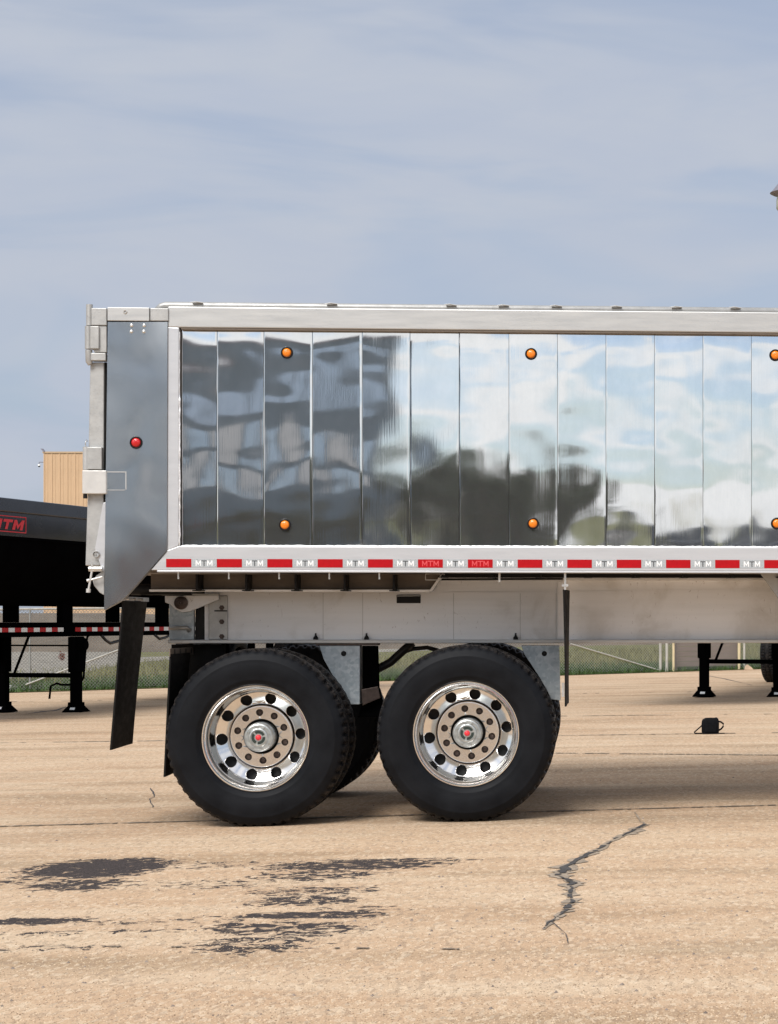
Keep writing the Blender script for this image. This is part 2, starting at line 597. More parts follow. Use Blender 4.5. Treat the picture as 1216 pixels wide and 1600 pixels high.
lot = tag(sheet('parking_lot', lambda x: -500, lambda x: 1500, 0, ground_mat()), kind='structure')
field = tag(sheet('field', edge_y, lambda x: 1500, .012, field_mat()), kind='structure')
tag(sheet('verge', lambda x: -500, lambda x: -64, .012, field.data.materials[0]), kind='structure')
tag(sheet('parking_court', lambda x: -64, lambda x: -34.7, .008, M['asphalt'], -120, 120), kind='structure')
tag(sheet('sidewalk', lambda x: -34.6, lambda x: -33.2, .05, M['concrete'], -120, 120), kind='structure')
tag(sheet('access_road', lambda x: -33.5, lambda x: -19, .006, M['asphalt'], -120, 120), kind='structure')

# the grey gravel patch and path beyond the fence
gravel = MB()
pp = [(-60, 1064), (0, 1062), (110, 1057), (200, 1037), (262, 1032), (400, 1026), (700, 1016), (700, 1012), (400, 1021), (262, 1026), (205, 1028), (150, 1004), (0, 1002), (-60, 1002)]
gp = [Gp(*p) for p in pp]
gravel.add([(p.x, p.y, gz(p.x) + .02) for p in gp], [tuple(range(len(gp)))])
gm = mat('grey_gravel', (.235, .215, .18), .95, 0, .55, 2.2, (1, 1, 1), .03, speck=.9)
tag(gravel.build('gravel_path', gm), kind='structure')


# low bank of bare earth on the horizon at the left
bk = MB()
nb = 40
for i in range(nb + 1):
    x_ = -75 + i * 2.2
    hgt_ = (1.9 + .5 * mnoise.noise(Vector((x_ * .09, 2.2, 0)))) * min(1, (nb - i) / 8)
    z_ = gz(x_)
    for (dy, hh) in ((-9, 0), (-5, .55), (-2, .95), (1, 1.0), (9, 0)):
        bk.v.append((x_, 112 + dy + .8 * mnoise.noise(Vector((x_ * .3, dy, 1))), z_ + hh * hgt_))
for i in range(nb):
    for j in range(4):
        p = i * 5 + j
        bk.f.append((p, p + 5, p + 6, p + 1))
bk.mi = [0] * len(bk.f)
tag(bk.build('earth_bank', mat('bare_earth', (.12, .092, .066), .95, 0, .35, .5, speck=.5), smooth=True), kind='structure')

# cracks and joints of the pavement: thin bitumen filled strips lying in the surface
def ribbon(name, pts, m, lift, jag=.35, sub=6, seed=1, gap=0.0):
    """pts: (px, py, width in px); a ragged strip along them"""
    r = random.Random(seed)
    g = MB()
    world_pts = []
    for i in range(len(pts) - 1):
        for k in range(sub):
            t = k / sub
            px, py, w = [pts[i][j] * (1 - t) + pts[i + 1][j] * t for j in range(3)]
            world_pts.append((px, py, w))
    world_pts.append(pts[-1])
    prev = None
    for px, py, w in world_pts:
        kk = len(g.v) * .09 + py * .11
        p = Gp(px + (mnoise.noise(Vector((kk, seed * 2.7, 0))) * 1.6 + r.uniform(-.25, .25)) * w * jag, py)
        hw = w / 2 * p.y / F
        l = hw * max(.12, .8 + 1.3 * mnoise.noise(Vector((py * .21, seed * 1.3, 4))) + r.uniform(-.2, .2))
        rr = hw * max(.12, .8 + 1.3 * mnoise.noise(Vector((py * .21, seed * 1.3, 9))) + r.uniform(-.2, .2))
        cur = (p, l, rr)
        if prev and r.random() >= gap:
            q, ql, qr = prev
            d = (p - q)
            d.z = 0
            n = Vector((d.y, -d.x, 0)).normalized()
            if abs(n.x) > .35:
                n = Vector((1 if n.x > 0 else -1, 0, 0))
            vs = [q - n * ql, q + n * qr, p + n * rr, p - n * l]
            vs = [(v.x, v.y, gz(v.x) + lift) for v in vs]
            g.add(vs, [(0, 1, 2, 3)])
        prev = cur
    return g.build(name, m, lot)


main_crack = [(1010, 1287, 7), (985, 1302, 12), (960, 1312, 5), (932, 1330, 9), (905, 1343, 12), (880, 1360, 20), (873, 1370, 12), (897, 1380, 18), (890, 1394, 10), (894, 1408, 12), (886, 1422, 11), (872, 1433, 6), (860, 1441, 6), (850, 1453, 2)]
ribbon('crack', [(x, y, w * 2.3) for x, y, w in main_crack], M['fringe'], .003, .3, 8, 3, .08)
ribbon('crack', [(x, y, w * .8) for x, y, w in main_crack], M['crack'], .006, .36, 9, 5, .14)
ribbon('crack', [(862, 1441, 2), (885, 1462, 2), (888, 1476, 1.5)], M['crack'], .006, .6, 6, 8)
ribbon('crack', [(992, 1270, 3), (998, 1282, 6), (1010, 1290, 3)], M['fringe'], .006, .6, 6, 9)
ribbon('crack', [(236, 1232, 2), (243, 1244, 3), (233, 1250, 2), (240, 1262, 3), (226, 1262, 2)], M['crack'], .004, .8, 6, 11)
ribbon('crack', [(1105, 1056, 2), (1140, 1062, 2.5), (1175, 1071, 2)], M['crack'], .004, .8, 6, 12)
ribbon('crack', [(40, 1116, 5), (60, 1113, 6), (80, 1111, 7), (105, 1105, 4)], M['crack'], .004, .8, 6, 13)


def joint(x0, y0, x1, y1, wpx, seed, m=None, gaps=.25):
    """straight joint of the slab running across the lot, dirt missing in places"""
    r = random.Random(seed)
    g = MB()
    n = 220
    for k in range(n):
        if mnoise.noise(Vector((k * .11, seed * 3.3, 0))) * .55 + .5 + r.uniform(-.12, .12) < gaps:
            continue
        t0, t1 = k / n, (k + 1) / n
        a = Gp(x0 + (x1 - x0) * t0, y0 + (y1 - y0) * t0)
        b = Gp(x0 + (x1 - x0) * t1, y0 + (y1 - y0) * t1)
        w = wpx * .028 * r.uniform(.3, 1.5)
        g.add([(a.x, a.y - w, gz(a.x) + .004), (b.x, b.y - w * r.uniform(.6, 1.2), gz(b.x) + .004), (b.x, b.y + w, gz(b.x) + .004), (a.x, a.y + w * r.uniform(.6, 1.2), gz(a.x) + .004)], [(0, 1, 2, 3)])
    return g.build('joint', m or M['joint'], lot)


joint(-80, 1294, 1300, 1256, .9, 21, gaps=.1)
joint(-80, 1162, 1300, 1144, 1.1, 22, gaps=.3)
joint(860, 1177, 1300, 1181, 1.2, 23, gaps=.35)
joint(-80, 1098, 1300, 1078, 1.5, 24, gaps=.45)
joint(-80, 1128, 1300, 1115, 1.2, 25, gaps=.5)
joint(-80, 1478, 760, 1484, .5, 26, gaps=.6)

# aggregate standing proud of the worn surface, near the camera
def aggregate(name, n, col, seed):
    g_ = np.random.default_rng(seed)
    py = 1290 + 360 * g_.random(n) ** .55
    px = g_.uniform(-60, 1280, n)
    keep = np.ones(n, bool)
    for cx_, cy_, hw_, hh_ in ((152, 1358, 118, 17), (560, 1352, 120, 7), (490, 1430, 110, 6), (440, 1452, 110, 9), (40, 1440, 70, 6), (130, 1383, 70, 8)):
        keep &= ((px - cx_) / hw_) ** 2 + ((py - cy_) / hh_) ** 2 > 1
    px, py = px[keep], py[keep]
    n = len(px)
    Y = np.array([(HC - gz((a - PX) / F * 8)) * F / (b_ - PY) for a, b_ in zip(px, py)])
    X = (px - PX) / F * Y
    Z = .68 * np.tanh((X - GX) / 40)
    r_ = g_.uniform(.0016, .0043, n)
    a0 = g_.uniform(0, 6.28, n)
    v = np.empty((n, 5, 3))
    for k in range(4):
        rk = r_ * g_.uniform(.7, 1.3, n)
        v[:, k] = np.stack([X + rk * np.cos(a0 + k * 1.57), Y + rk * np.sin(a0 + k * 1.57), Z - .0002], 1)
    v[:, 4] = np.stack([X + r_ * g_.uniform(-.3, .3, n), Y, Z + r_ * g_.uniform(.35, .8, n)], 1)
    f = np.array([(0, 1, 4), (1, 2, 4), (2, 3, 4), (3, 0, 4)])
    fs = (np.arange(n)[:, None, None] * 5 + f[None]).reshape(-1, 3)
    me = bpy.data.meshes.new(name)
    me.from_pydata(v.reshape(-1, 3).tolist(), [], fs.tolist())
    me.materials.append(mat(name, col, .9, 0, .3, 30, spec=.1))
    o = bpy.data.objects.new(name, me)
    C.objects.link(o)
    tag(o, kind='stuff')


aggregate('pale_aggregate', 17000, (.56, .44, .31), 31)
aggregate('dark_aggregate', 9000, (.24, .17, .11), 32)

# scattered small stones
peb = MB()
for _ in range(260):
    px, py = rng.uniform(-30, 1250), 1160 + 430 * rng.random() ** 1.1
    p = Gp(px, py)
    s_ = rng.uniform(.003, .009)
    a = rng.uniform(0, 6.28)
    vs = [(p.x + s_ * math.cos(a + k * 1.57) * rng.uniform(.7, 1.3), p.y + s_ * math.sin(a + k * 1.57) * rng.uniform(.7, 1.3), p.z) for k in range(4)]
    vs.append((p.x, p.y, p.z + s_ * .9))
    peb.add(vs, [(0, 1, 4), (1, 2, 4), (2, 3, 4), (3, 0, 4)])
tag(peb.build('loose_grit', mat('grit', (.22, .18, .15), .9, 0, .5, 20)), kind='stuff')


# grass blades along the fence
def grass(name, n, x0, x1, d0, d1, h0, h1, m, seed, wid=.012, clump=True, on_gravel=False):
    g = np.random.default_rng(seed)
    x = g.uniform(x0, x1, n)
    d = d0 + (d1 - d0) * g.random(n) ** 1.3
    y = np.array([edge_y(v) for v in x]) + d
    if clump:
        keep = np.array([mnoise.noise(Vector((a * .9, b_ * .9, seed))) for a, b_ in zip(x, y)]) > g.uniform(-.75, .25, n)
        x, y = x[keep], y[keep]
        n = len(x)
    z = .68 * np.tanh((x - GX) / 40) + .008
    spx, spy = PX + F * x / y, PY + F * (HC - z) / y
    lim = np.interp(spx, [0, 110, 200, 262, 400, 700, 701], [1062, 1058, 1037, 1032, 1026, 1016, 0])
    up = np.interp(spx, [150, 205, 262, 400, 700], [1003, 1029, 1027, 1022, 1012])
    keep = (spy > lim) | (spy < up)
    if on_gravel:
        keep = ~keep
    x, y, z = x[keep], y[keep], z[keep]
    n = len(x)
    h = g.uniform(h0, h1, n)
    a = g.uniform(0, 2 * np.pi, n)
    w = g.uniform(.6, 1.4, n) * wid
    lean = g.normal(0, .35, (n, 2)) * h[:, None]
    v = np.empty((n, 3, 3))
    v[:, 0] = np.stack([x - np.cos(a) * w, y - np.sin(a) * w, z], 1)
    v[:, 1] = np.stack([x + np.cos(a) * w, y + np.sin(a) * w, z], 1)
    v[:, 2] = np.stack([x + lean[:, 0], y + lean[:, 1], z + h], 1)
    me = bpy.data.meshes.new(name)
    me.from_pydata(v.reshape(-1, 3).tolist(), [], np.arange(3 * n).reshape(-1, 3).tolist())
    me.materials.append(m)
    o = bpy.data.objects.new(name, me)
    C.objects.link(o)
    return tag(o, kind='stuff')


gm1 = mat('grass_blade', (.060, .105, .032), .7, 0, .55, 2.5, spec=.2)
gm2 = mat('dry_grass_blade', (.17, .165, .07), .8, 0, .4, 2.0, spec=.2)
grass('grass', 56000, -17, 6, .05, 9, .05, .17, gm1, 5)
grass('dry_weeds', 5000, -20, -6, 1, 40, .03, .16, gm2, 9, .02, True, True)
grass('dry_grass', 24000, -20, 8, 5, 40, .08, .25, gm2, 6, .018)

# ------------------------------------------------------------------ the polished dump trailer in front
TH = math.atan(.064)
A2 = Vector((math.cos(TH), math.sin(TH), 0))
N2 = Vector((-math.sin(TH), math.cos(TH), 0))
P0 = Vector((GX, 12.0, 0))


def L(px, py, v=0.0):
    """trailer coordinates (along, inward, up) of what the photograph shows at a pixel, on the plane v behind its side"""
    d = Vector(((px - PX) / F, 1, (PY - py) / F))
    c = Vector((0, 0, HC))
    t = (v + (P0 - c).dot(N2)) / d.dot(N2)
    p = c + d * t - P0
    return p.dot(A2), v, p.z


def U(px, v=0.0): return L(px, 800, v)[0]
def W(py, v=0.0, px=640): return L(px, py, v)[2]
def UW(px, py, v=0.0):
    a = L(px, py, v)
    return a[0], a[2]


T = empty('dump_trailer', P0, TH, 'polished aluminium dump trailer with bright dual wheels, standing in front', 'trailer')
WID = 2.56
UF = U(1216) + 4.6     # front of the box, well outside the picture
U_L = U(262)
wp0, wp1 = W(854), W(515)      # bottom and top of the side panels
w_rt, w_rb = W(482.5), W(515)
w_bt, w_bb = W(854), W(891.5)

# --- the closed box behind the polished planks
b = MB()
b.box(U(166), UF, .055, .075, W(893), W(484))
b.box(U(166), UF, WID - .03, WID, W(893), W(484))
b.box(UF - .04, UF, .08, WID - .035, W(893), W(484))
b.box(U(166), UF - .045, .08, WID - .035, W(893), W(889))
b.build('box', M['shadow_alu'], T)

seams = [282, 337.5, 411, 487, 565, 640, 717, 795, 871, 947, 1023, 1099, 1175]
us = [U(s_) for s_ in seams]
while us[-1] < UF - .1:
    us.append(us[-1] + .2855)
us[-1] = UF


def plank(i, u0, u1):
    """one extruded side plank: slightly bowed and unevenly flat, so it mirrors like the real one"""
    nx, nz = 14, 56
    g = MB()
    a, b_ = u0 + (.0016 if i < 6 else .0011), u1 - (.0016 if i < 6 else .0011)
    h = wp1 - wp0
    for k in range(nz + 1):
        q = k / nz
        w = wp0 + h * q
        for j in range(nx + 1):
            t = (0, .012, .035, .065, .13, .22, .32, .44, .56, .68, .78, .87, .935, .965, 1)[j]
            u = a + (b_ - a) * t
            bow = .00030 * (1 - (2 * t - 1) ** 2) * (.35 + .65 * math.sin(i * 2.4) ** 2) * (1 if i % 3 else -1)
            wav = .0044 * mnoise.noise(Vector((u * .8 + 3, w * 1.25, 1.3)))
            wav += .0024 * mnoise.noise(Vector((u * 2.4, w * 2.3, i * .23)))
            wav += .00045 * mnoise.noise(Vector((u * 3.5, w * 10.0, i * 5.3 + 2)))
            wav += .0009 * mnoise.noise(Vector((u * 6.0, w * 4.6, i * 1.9 + 5)))
            e = max(0.0, 1 - q / .32)
            bott = .0050 * e * e                        # welded bottom edge pulled inwards
            e2 = max(0.0, (q - .9) / .1)
            v = .036 - bow + wav + bott + .0016 * e2 * e2
            if j in (0, nx):
                v += .0004 if i < 5 else .0001
            g.v.append((u, v, w))
    for k in range(nz):
        for j in range(nx):
            p = k * (nx + 1) + j
            g.f.append((p, p + 1, p + nx + 2, p + nx + 1))
    g.mi = [0] * len(g.f)
    return g.build('side_panel', M['panel'], T, smooth=True)


for i in range(len(us) - 1):
    plank(i, us[i], us[i + 1])

# --- rails
g = MB().box(U(262) + .002, UF + .02, -.004, .052, w_rb, w_rt)
g.build('top_rail', M['rail'], T, bevel=.006)
MB().box(U(283), UF, .002, .050, w_rb - .010, w_rb - .001).build('rail_shade_strip', M['shadow_alu'], T)  # dark strip standing in for the shadow line below the rail
g = MB()
r0 = .022
wt = W(479.5)
g.tube([(U(243), .05, wt - .03), (U(250), .05, wt - .004), (U(256), .05, wt + .002), (UF, .05, wt + .002)], r0, 12)
g.build('tarp_rail', M['cast'], T, smooth=True)
clip = MB()
clip.prism([(-.030, 0), (.030, 0), (.022, .003), (.006, .006), (-.012, .004)], -.02, .02)
clip.tube([(-.040, -.022, .003), (-.01, -.022, .008), (.034, -.022, .001)], .0025, 6)
clipm = clip.mesh('tarp_clip', M['cast'])
for px in [308, 518, 705, 787, 870, 964, 1058, 1150, 1245, 1340]:
    place('tarp_clip', clipm, T, (U(px), .03, wt + .012), (0, R(random.uniform(-4, 4)), 0))

# bottom rail: mitred at the rear against the stile
bl = [UW(232, 892), UW(262, 860), (U(280), w_bt), (UF + .02, w_bt), (UF + .02, w_bb), (U(236), w_bb)]
g = MB().prism([bl[1], bl[2], bl[3], bl[4], bl[5]], -.006, .052)
g.build('bottom_rail', M['white_rail'], T, bevel=.004)
MB().box(U(246), UF, -.010, .05, w_bb - .012, w_bb - .001).build('bottom_lip', M['white_rail'], T, bevel=.002)
# rear stile, polished, with a welded bead along the planks
g = MB().prism([UW(261.5, 861), UW(262.5, 511), (U(280), w_rb - .001), (U(279), w_bt + .001)], -.003, .05)
g.build('rear_stile', M['white_rail'], T, bevel=.004)
bead = MB()
rr = random.Random(4)
z = w_bt
n = 60
pts = []
for k in range(n + 1):
    q = k / n
    pts.append((U(280.3) + rr.uniform(-.0012, .0012), .006 + rr.uniform(-.002, .002), w_bt + (w_rb - .02 - w_bt) * q))
bead.tube(pts, [.0055 + rr.uniform(-.001, .002) if k < 42 else .003 for k in range(n + 1)], 7)
bead.build('weld_bead', M['weld'], T, smooth=True)
g = MB()
pts = [(U(283 + k * 4), .004 + rr.uniform(-.002, .002), w_bt + .003 + rr.uniform(-.002, .002)) for k in range(235)]
g.tube(pts, .0045, 6)
g.build('weld_bead', M['weld'], T, smooth=True)


# --- rear post plate
vp = -.012
poly = [UW(168.5, 503, vp), UW(262, 505, vp), UW(261, 860, vp), UW(196, 933, vp), UW(191, 938, vp), UW(163, 953, vp)]
MB().prism([(a_, b_) for a_, b_ in poly], vp + .005, .04).build('post_core', M['cast'], T)
g = MB()
ny_, nx_ = 44, 12
for k in range(ny_ + 1):
    py = 503 + (953 - 503) * k / ny_
    xl = 168.5 + (163 - 168.5) * k / ny_
    xr = 262 - (py - 505) / 355 if py < 860 else (261 + (196 - 261) * (py - 860) / 73 if py < 933 else 196 + (164.5 - 196) * (py - 933) / 20)
    for j in range(nx_ + 1):
        u_, w_ = UW(xl + (xr - xl) * j / nx_, py, vp)
        g.v.append((u_, vp + .0045 * mnoise.noise(Vector((u_ * 1.5 + 7, w_ * 1.6, 9.1))) + .0012 * mnoise.noise(Vector((u_ * 5, w_ * 5, 2.2))), w_))
for k in range(ny_):
    for j in range(nx_):
        p = k * (nx_ + 1) + j
        g.f.append((p, p + nx_ + 1, p + nx_ + 2, p + 1))
g.mi = [0] * len(g.f)
o = g.build('rear_post', M['plate'], T, smooth=True)

MB().box(U(169), U(234.5), vp - .006, .04, W(502, 0, 200), W(481, 0, 200)).build('post_cap', M['rail'], T, bevel=.003)
MB().box(U(235.5), U(264), vp - .003, .04, W(502, 0, 250), W(482, 0, 250)).build('rail_end_cap', M['cast'], T, bevel=.004)
riv = MB()
riv.lathe([(.001, -.007), (.006, -.006), (.0095, -.003), (.0105, 0)], 14)
rivm = riv.mesh('rivet', M['zinc'], True)
for px, py in [(206, 508.5), (225.5, 508.5), (205.5, 518), (225, 518)]:
    u, _, w = L(px, py, vp)
    place('rivet', rivm, T, (u, vp, w))
hk = MB()
hk.lathe([(.006, -.004), (.0085, -.006), (.011, -.004), (.011, 0)], 14)
hk.build('cap_ring', M['zinc'], T).location = (U(197), vp - .006, W(488, 0, 200))
# faint stiffener frame scribed on the post by the lower hinge
g = MB()
g.box(U(168), U(197), vp - .004, vp, W(738.5, 0, 200), W(737, 0, 200))
g.box(U(197), U(198.5), vp - .004, vp, W(765, 0, 200), W(737, 0, 200))
g.box(U(168), U(196), vp - .004, vp, W(766.5, 0, 200), W(765.5, 0, 200))
g.build('weld_seam', M['rail'], T)

# --- tailgate (hinged at the rear, left of the post)
tg = MB()
vt = .02
tg.prism([UW(141, 566, vt), UW(163, 566, vt), UW(162, 790, vt), UW(157, 884, vt), UW(133.5, 884, vt), UW(137, 770, vt)], vt, WID - .02)
tg.build('tailgate', M['cast'], T, bevel=.006)
g = MB()
g.prism([UW(163.3, 566, .03), UW(166.5, 566, .03), UW(166, 780, .03), UW(163.3, 780, .03)], .03, WID - .03)
g.build('tailgate_seal', M['flap'], T)
g = MB().prism([UW(161, 786, .0), UW(167, 784, .0), UW(163, 900, .0), UW(158, 886, .0), UW(148.5, 858, .0)], .0, .02)
g.build('tailgate_gusset', M['white_rail'], T, bevel=.002)
# upper hinge
g = MB()
g.box(U(144), U(168), -.02, .05, W(509, 0, 150), W(482, 0, 150))
g.box(U(147.5), U(167.5), -.012, .05, W(551, 0, 150), W(509.5, 0, 150))
g.box(U(142.5), U(156.5), -.028, .045, W(546, 0, 150), W(510.5, 0, 150))
g.box(U(143), U(166.5), -.020, .05, W(564, 0, 150), W(552, 0, 150))
g.build('upper_hinge', M['cast'], T, bevel=.004)
g = MB()
ux = U(140)
g.tube([(ux, 0, W(476, 0, 150)), (ux, 0, W(509, 0, 150))], .019, 16)
g.tube([(ux - .004, 0, W(510, 0, 150)), (ux - .004, 0, W(545.5, 0, 150))], .022, 16)
g.tube([(ux - .004, 0, W(547, 0, 150)), (ux - .002, 0, W(565, 0, 150)), (ux + .004, 0, W(570, 0, 150))], [.020, .020, .013], 16)
g.build('hinge_pin', M['cast'], T, auto=40)
# lower hinge
g = MB()
g.box(U(136), U(160.5), -.022, .05, W(734, 0, 150), W(699, 0, 150))
g.build('lower_hinge', M['cast'], T, bevel=.004)
g = MB()
g.tube([(U(135.5), -.004, W(734.5, 0, 150)), (U(135.5), -.004, W(698.5, 0, 150))], .0205, 16)
g.build('hinge_pin', M['rail'], T, auto=40)
g = MB().box(U(130.5), U(168), -.030, .05, W(772, 0, 150), W(735.5, 0, 150))
g.build('hinge_block', M['bright_cast'], T, bevel=.004)
g = MB()
g.tube([(U(134), -.01, W(772.3, 0, 150)), (U(134), -.01, W(779, 0, 150))], .012, 10)
g.build('hinge_bolt', M['dark'], T, auto=40)
g = MB()
g.tube([(U(134), 0, W(698, 0, 150)), (U(133.5), 0, W(692, 0, 150)), (U(135.5), 0, W(687, 0, 150)), (U(137), 0, W(690, 0, 150))], .003, 6)
g.build('grease_hook', M['zinc'], T, smooth=True)
# latch at the foot of the tailgate
g = MB()
g.prism([UW(150, 900, 0), UW(163, 890, 0), UW(163, 930, 0), UW(156, 926, 0), UW(147, 915, 0), UW(145, 908, 0)], .0, .02)
g.build('latch_plate', M['cast'], T, bevel=.003)
g = MB()
g.tube([(U(140.5), -.02, W(889, 0, 150)), (U(161), -.02, W(889, 0, 150))], .016, 14)
g.tube([(U(145.5), -.03, W(890, 0, 150)), (U(146.5), -.03, W(881, 0, 150))], .006, 8)
g.build('latch_pin', M['zinc'], T, auto=40)
g = MB()
g.tube([(U(146), -.035, W(893, 0, 150)), (U(140.8), -.035, W(922, 0, 150))], .0062, 8)
g.tube([(U(140.8), -.035, W(920, 0, 150)), (U(140.5), -.035, W(926, 0, 150))], .0125, 10)
g.tube([(U(139), -.035, W(907.5, 0, 150)), (U(162), -.030, W(901.5, 0, 150))], .0058, 8)
g.tube([(U(138.5), -.035, W(907.6, 0, 150)), (U(142.5), -.035, W(906.6, 0, 150))], .0095, 10)
g.build('latch_handle', M['bright_cast'], T, auto=40)
g = MB()
g.lathe([(.017, -.012), (.020, -.010), (.020, .0), (.012, .0)], 18)
o = g.build('latch_boss', M['cast'], T, auto=40)
o.location = L(151, 866, 0)


# --- marker lamps
def lamp_parts(lens_m, tagname):
    bz = MB()
    bz.lathe([(.0255, -.004), (.027, -.010), (.031, -.011), (.0345, -.006), (.036, .004)], 28)
    ln = MB()
    ln.lathe([(.0005, -.019), (.010, -.0185), (.019, -.016), (.0245, -.010), (.0258, -.003)], 28)
    return bz.mesh('bezel', M['dark'], True), ln.mesh('lens', lens_m, True)


bzm, amb = lamp_parts(M['amber'], 'amber')
_, redl = lamp_parts(M['redlens'], 'red')
for px, py in [(448.5, 551), (830, 553), (1211.5, 555), (445.5, 820), (833, 818), (1214, 818), (1594, 557), (1594, 817)]:
    base = place('marker_lamp', bzm, T, L(px, py, .034))
    base['label'] = 'round amber marker lamp'
    place('lens', amb, base)
base = place('marker_lamp', bzm, T, L(213, 691.5, vp))
base.scale = (1.05, 1, 1.05)
base['label'] = 'round red rear marker lamp'
place('lens', redl, base)


# --- reflective tape along the bottom rail
def letters(h, depth=.0006):
    g = MB()
    w = h * .95
    s_ = h * .17

    def Mletter(x, mi):
        g.prism([(x, 0), (x + s_, 0), (x + s_, h * .62), (x + w / 2, h * .12), (x + w - s_, h * .62), (x + w - s_, 0), (x + w, 0), (x + w, h), (x + w - s_, h), (x + w / 2, h * .45), (x + s_, h), (x, h)][::-1], -depth, 0, mi)

    def Tletter(x, mi):
        g.prism([(x, h - s_), (x + w * .5 - s_ / 2, h - s_), (x + w * .5 - s_ / 2, 0), (x + w * .5 + s_ / 2, 0), (x + w * .5 + s_ / 2, h - s_), (x + w, h - s_), (x + w, h), (x, h)][::-1], -depth, 0, mi)
    Mletter(-w * 1.5 - h * .08, 0)
    Tletter(-w * .5, 1)
    Mletter(w * .5 + h * .08, 0)
    return g


t0 = U(260)
pitch = (U(1194) - U(260)) / 24.0
hT = W(874) - W(887)
wT = W(887)
seg = MB().box(.0003, pitch - .0003, -.0012, 0, 0, hT)
seg_r = seg.mesh('tape_red', M['redtape'])
seg_s = MB().box(.0003, pitch - .0003, -.0010, 0, 0, hT).mesh('tape_silver', M['silvertape'])
lt = letters(hT * .66)
lt_m = lt.mesh('lettering', [M['letter_w'], M['letter_d']])
lt_r = lt.mesh('lettering', [M['redghost'], M['redghost']])
k = 0
while t0 + (k + 1) * pitch < UF:
    red = k % 2 == 0
    o = place('reflective_tape', seg_r if red else seg_s, T, (t0 + k * pitch, -.0065, wT))
    o['label'] = 'red strip of reflective tape' if red else 'silver strip of reflective tape with white letters'
    if not red:
        place('lettering', lt_m, o, (pitch / 2, -.0011, hT * .17))
    elif k in (10, 12):
        place('lettering', lt_r, o, (pitch / 2, -.0013, hT * .17))
    k += 1

# --- under the box: subframe of the hoist, crossmembers, frame rail
vs_ = .46
g = MB()
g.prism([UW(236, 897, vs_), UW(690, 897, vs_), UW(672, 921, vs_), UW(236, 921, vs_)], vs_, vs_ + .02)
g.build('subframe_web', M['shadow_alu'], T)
g = MB()
g.box(U(236, vs_), U(672, vs_), vs_ - .05, vs_ + .06, W(925, vs_), W(921.5, vs_))
g.prism([UW(690, 896, vs_ - .05), UW(694, 896, vs_ - .05), UW(675, 924, vs_ - .05), UW(670, 924, vs_ - .05)], vs_ - .05, vs_ + .06)
g.build('subframe_flange', M['frame'], T, bevel=.002)
CMS = {}
for k in range(26):
    uc = U(292) + k * pitch * 2
    lowz = W(921) if uc < U(680) else W(899)
    cm = MB()
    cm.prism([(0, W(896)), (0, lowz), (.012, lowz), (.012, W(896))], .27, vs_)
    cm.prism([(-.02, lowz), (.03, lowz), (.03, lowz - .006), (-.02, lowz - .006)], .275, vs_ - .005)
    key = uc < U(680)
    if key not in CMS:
        CMS[key] = cm.mesh('crossmember', M['dark'])  # ribs coloured black for the shade under the box
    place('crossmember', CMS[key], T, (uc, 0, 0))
MB().box(U(684, .6), UF - .1, .56, .66, W(902, .6), W(893.5, .6)).build('floor_gap_shade', M['dark'], T)  # black strip added as the shade between box floor and frame
tb = MB()
tb.box(-.004, .004, .03, .05, W(902), W(893))
tb.tube([(0, .04, W(902)), (0, .04, W(905))], .006, 8)
tbm = tb.mesh('crossmember_bolt', M['zinc'])
for k in range(5):
    place('crossmember_bolt', tbm, T, (U(277) + k * pitch * 2, 0, 0))
# rear axle side: black shadowed tube of the hoist hinge
g = MB()
g.tube([(U(205, .5), .5, W(921, .5, 220)), (U(300, .5), .5, W(921, .5, 220))], .035, 14)
g.build('hinge_tube', M['dark'], T, auto=40)
g = MB()
g.tube([(U(661), .2, W(906, .2)), (U(661), .2, W(896.5, .2)), (U(684), .2, W(896.5, .2)), (U(684), .2, W(906, .2)), (U(661), .2, W(906, .2))], .003, 6)
g.build('wire_bracket', M['bright_cast'], T)
MB().box(U(778.5), U(781.5), .04, .06, W(909), W(892.5)).build('drain_tube', M['bright_cast'], T)

VF = .74
fl, fr = U(357, VF), UF + .3
wf_t, wf_b = W(905, VF), W(999.5, VF)
g = MB()
g.box(U(320, VF), fr, VF, VF + .012, wf_b, W(925, VF))
g.prism([(U(660, VF), W(925.5, VF)), (U(690, VF), W(906.5, VF)), (fr, W(906.5, VF)), (fr, W(924.8, VF)), (U(660, VF), W(924.8, VF))], VF + .0005, VF + .0115)
g.build('frame_web', M['frame'], T)
g = MB()
g.box(U(266, VF), fr, VF - .075, VF + .08, W(1005, VF), wf_b)
g.build('frame_flange', M['rail'], T, bevel=.004)
g = MB()
g.box(U(688, VF), fr, VF - .06, VF + .08, W(907, VF), W(902.5, VF))
g.build('upper_flange', M['frame'], T, bevel=.003)
g = MB()
g.tube([(U(676, .6), .6, W(905.5, .6)), (U(880, .6), .6, W(904.2, .6))], .006, 8)
g.build('air_line', M['hose'], T, smooth=True)
g = MB()
g.box(fl, fr, WID - VF - .012, WID - VF, wf_b, wf_t)
g.box(fl, fr, WID - VF - .08, WID - VF + .07, W(1005, VF), wf_b)
g.build('far_frame_rail', M['frame'], T)
# weld seams, straight lines and stiffeners on the web
for px in (505, 567, 709, 813, 869):
    MB().box(U(px, VF) - .0012, U(px, VF) + .0012, VF - .0015, VF, wf_b + .002, W(927, VF)).build('web_weld', M['cast'], T)
MB().box(U(871.5, VF - .01), U(881, VF - .01), VF - .012, VF, wf_b + .002, W(908, VF)).build('web_stiffener', M['frame'], T, bevel=.002)
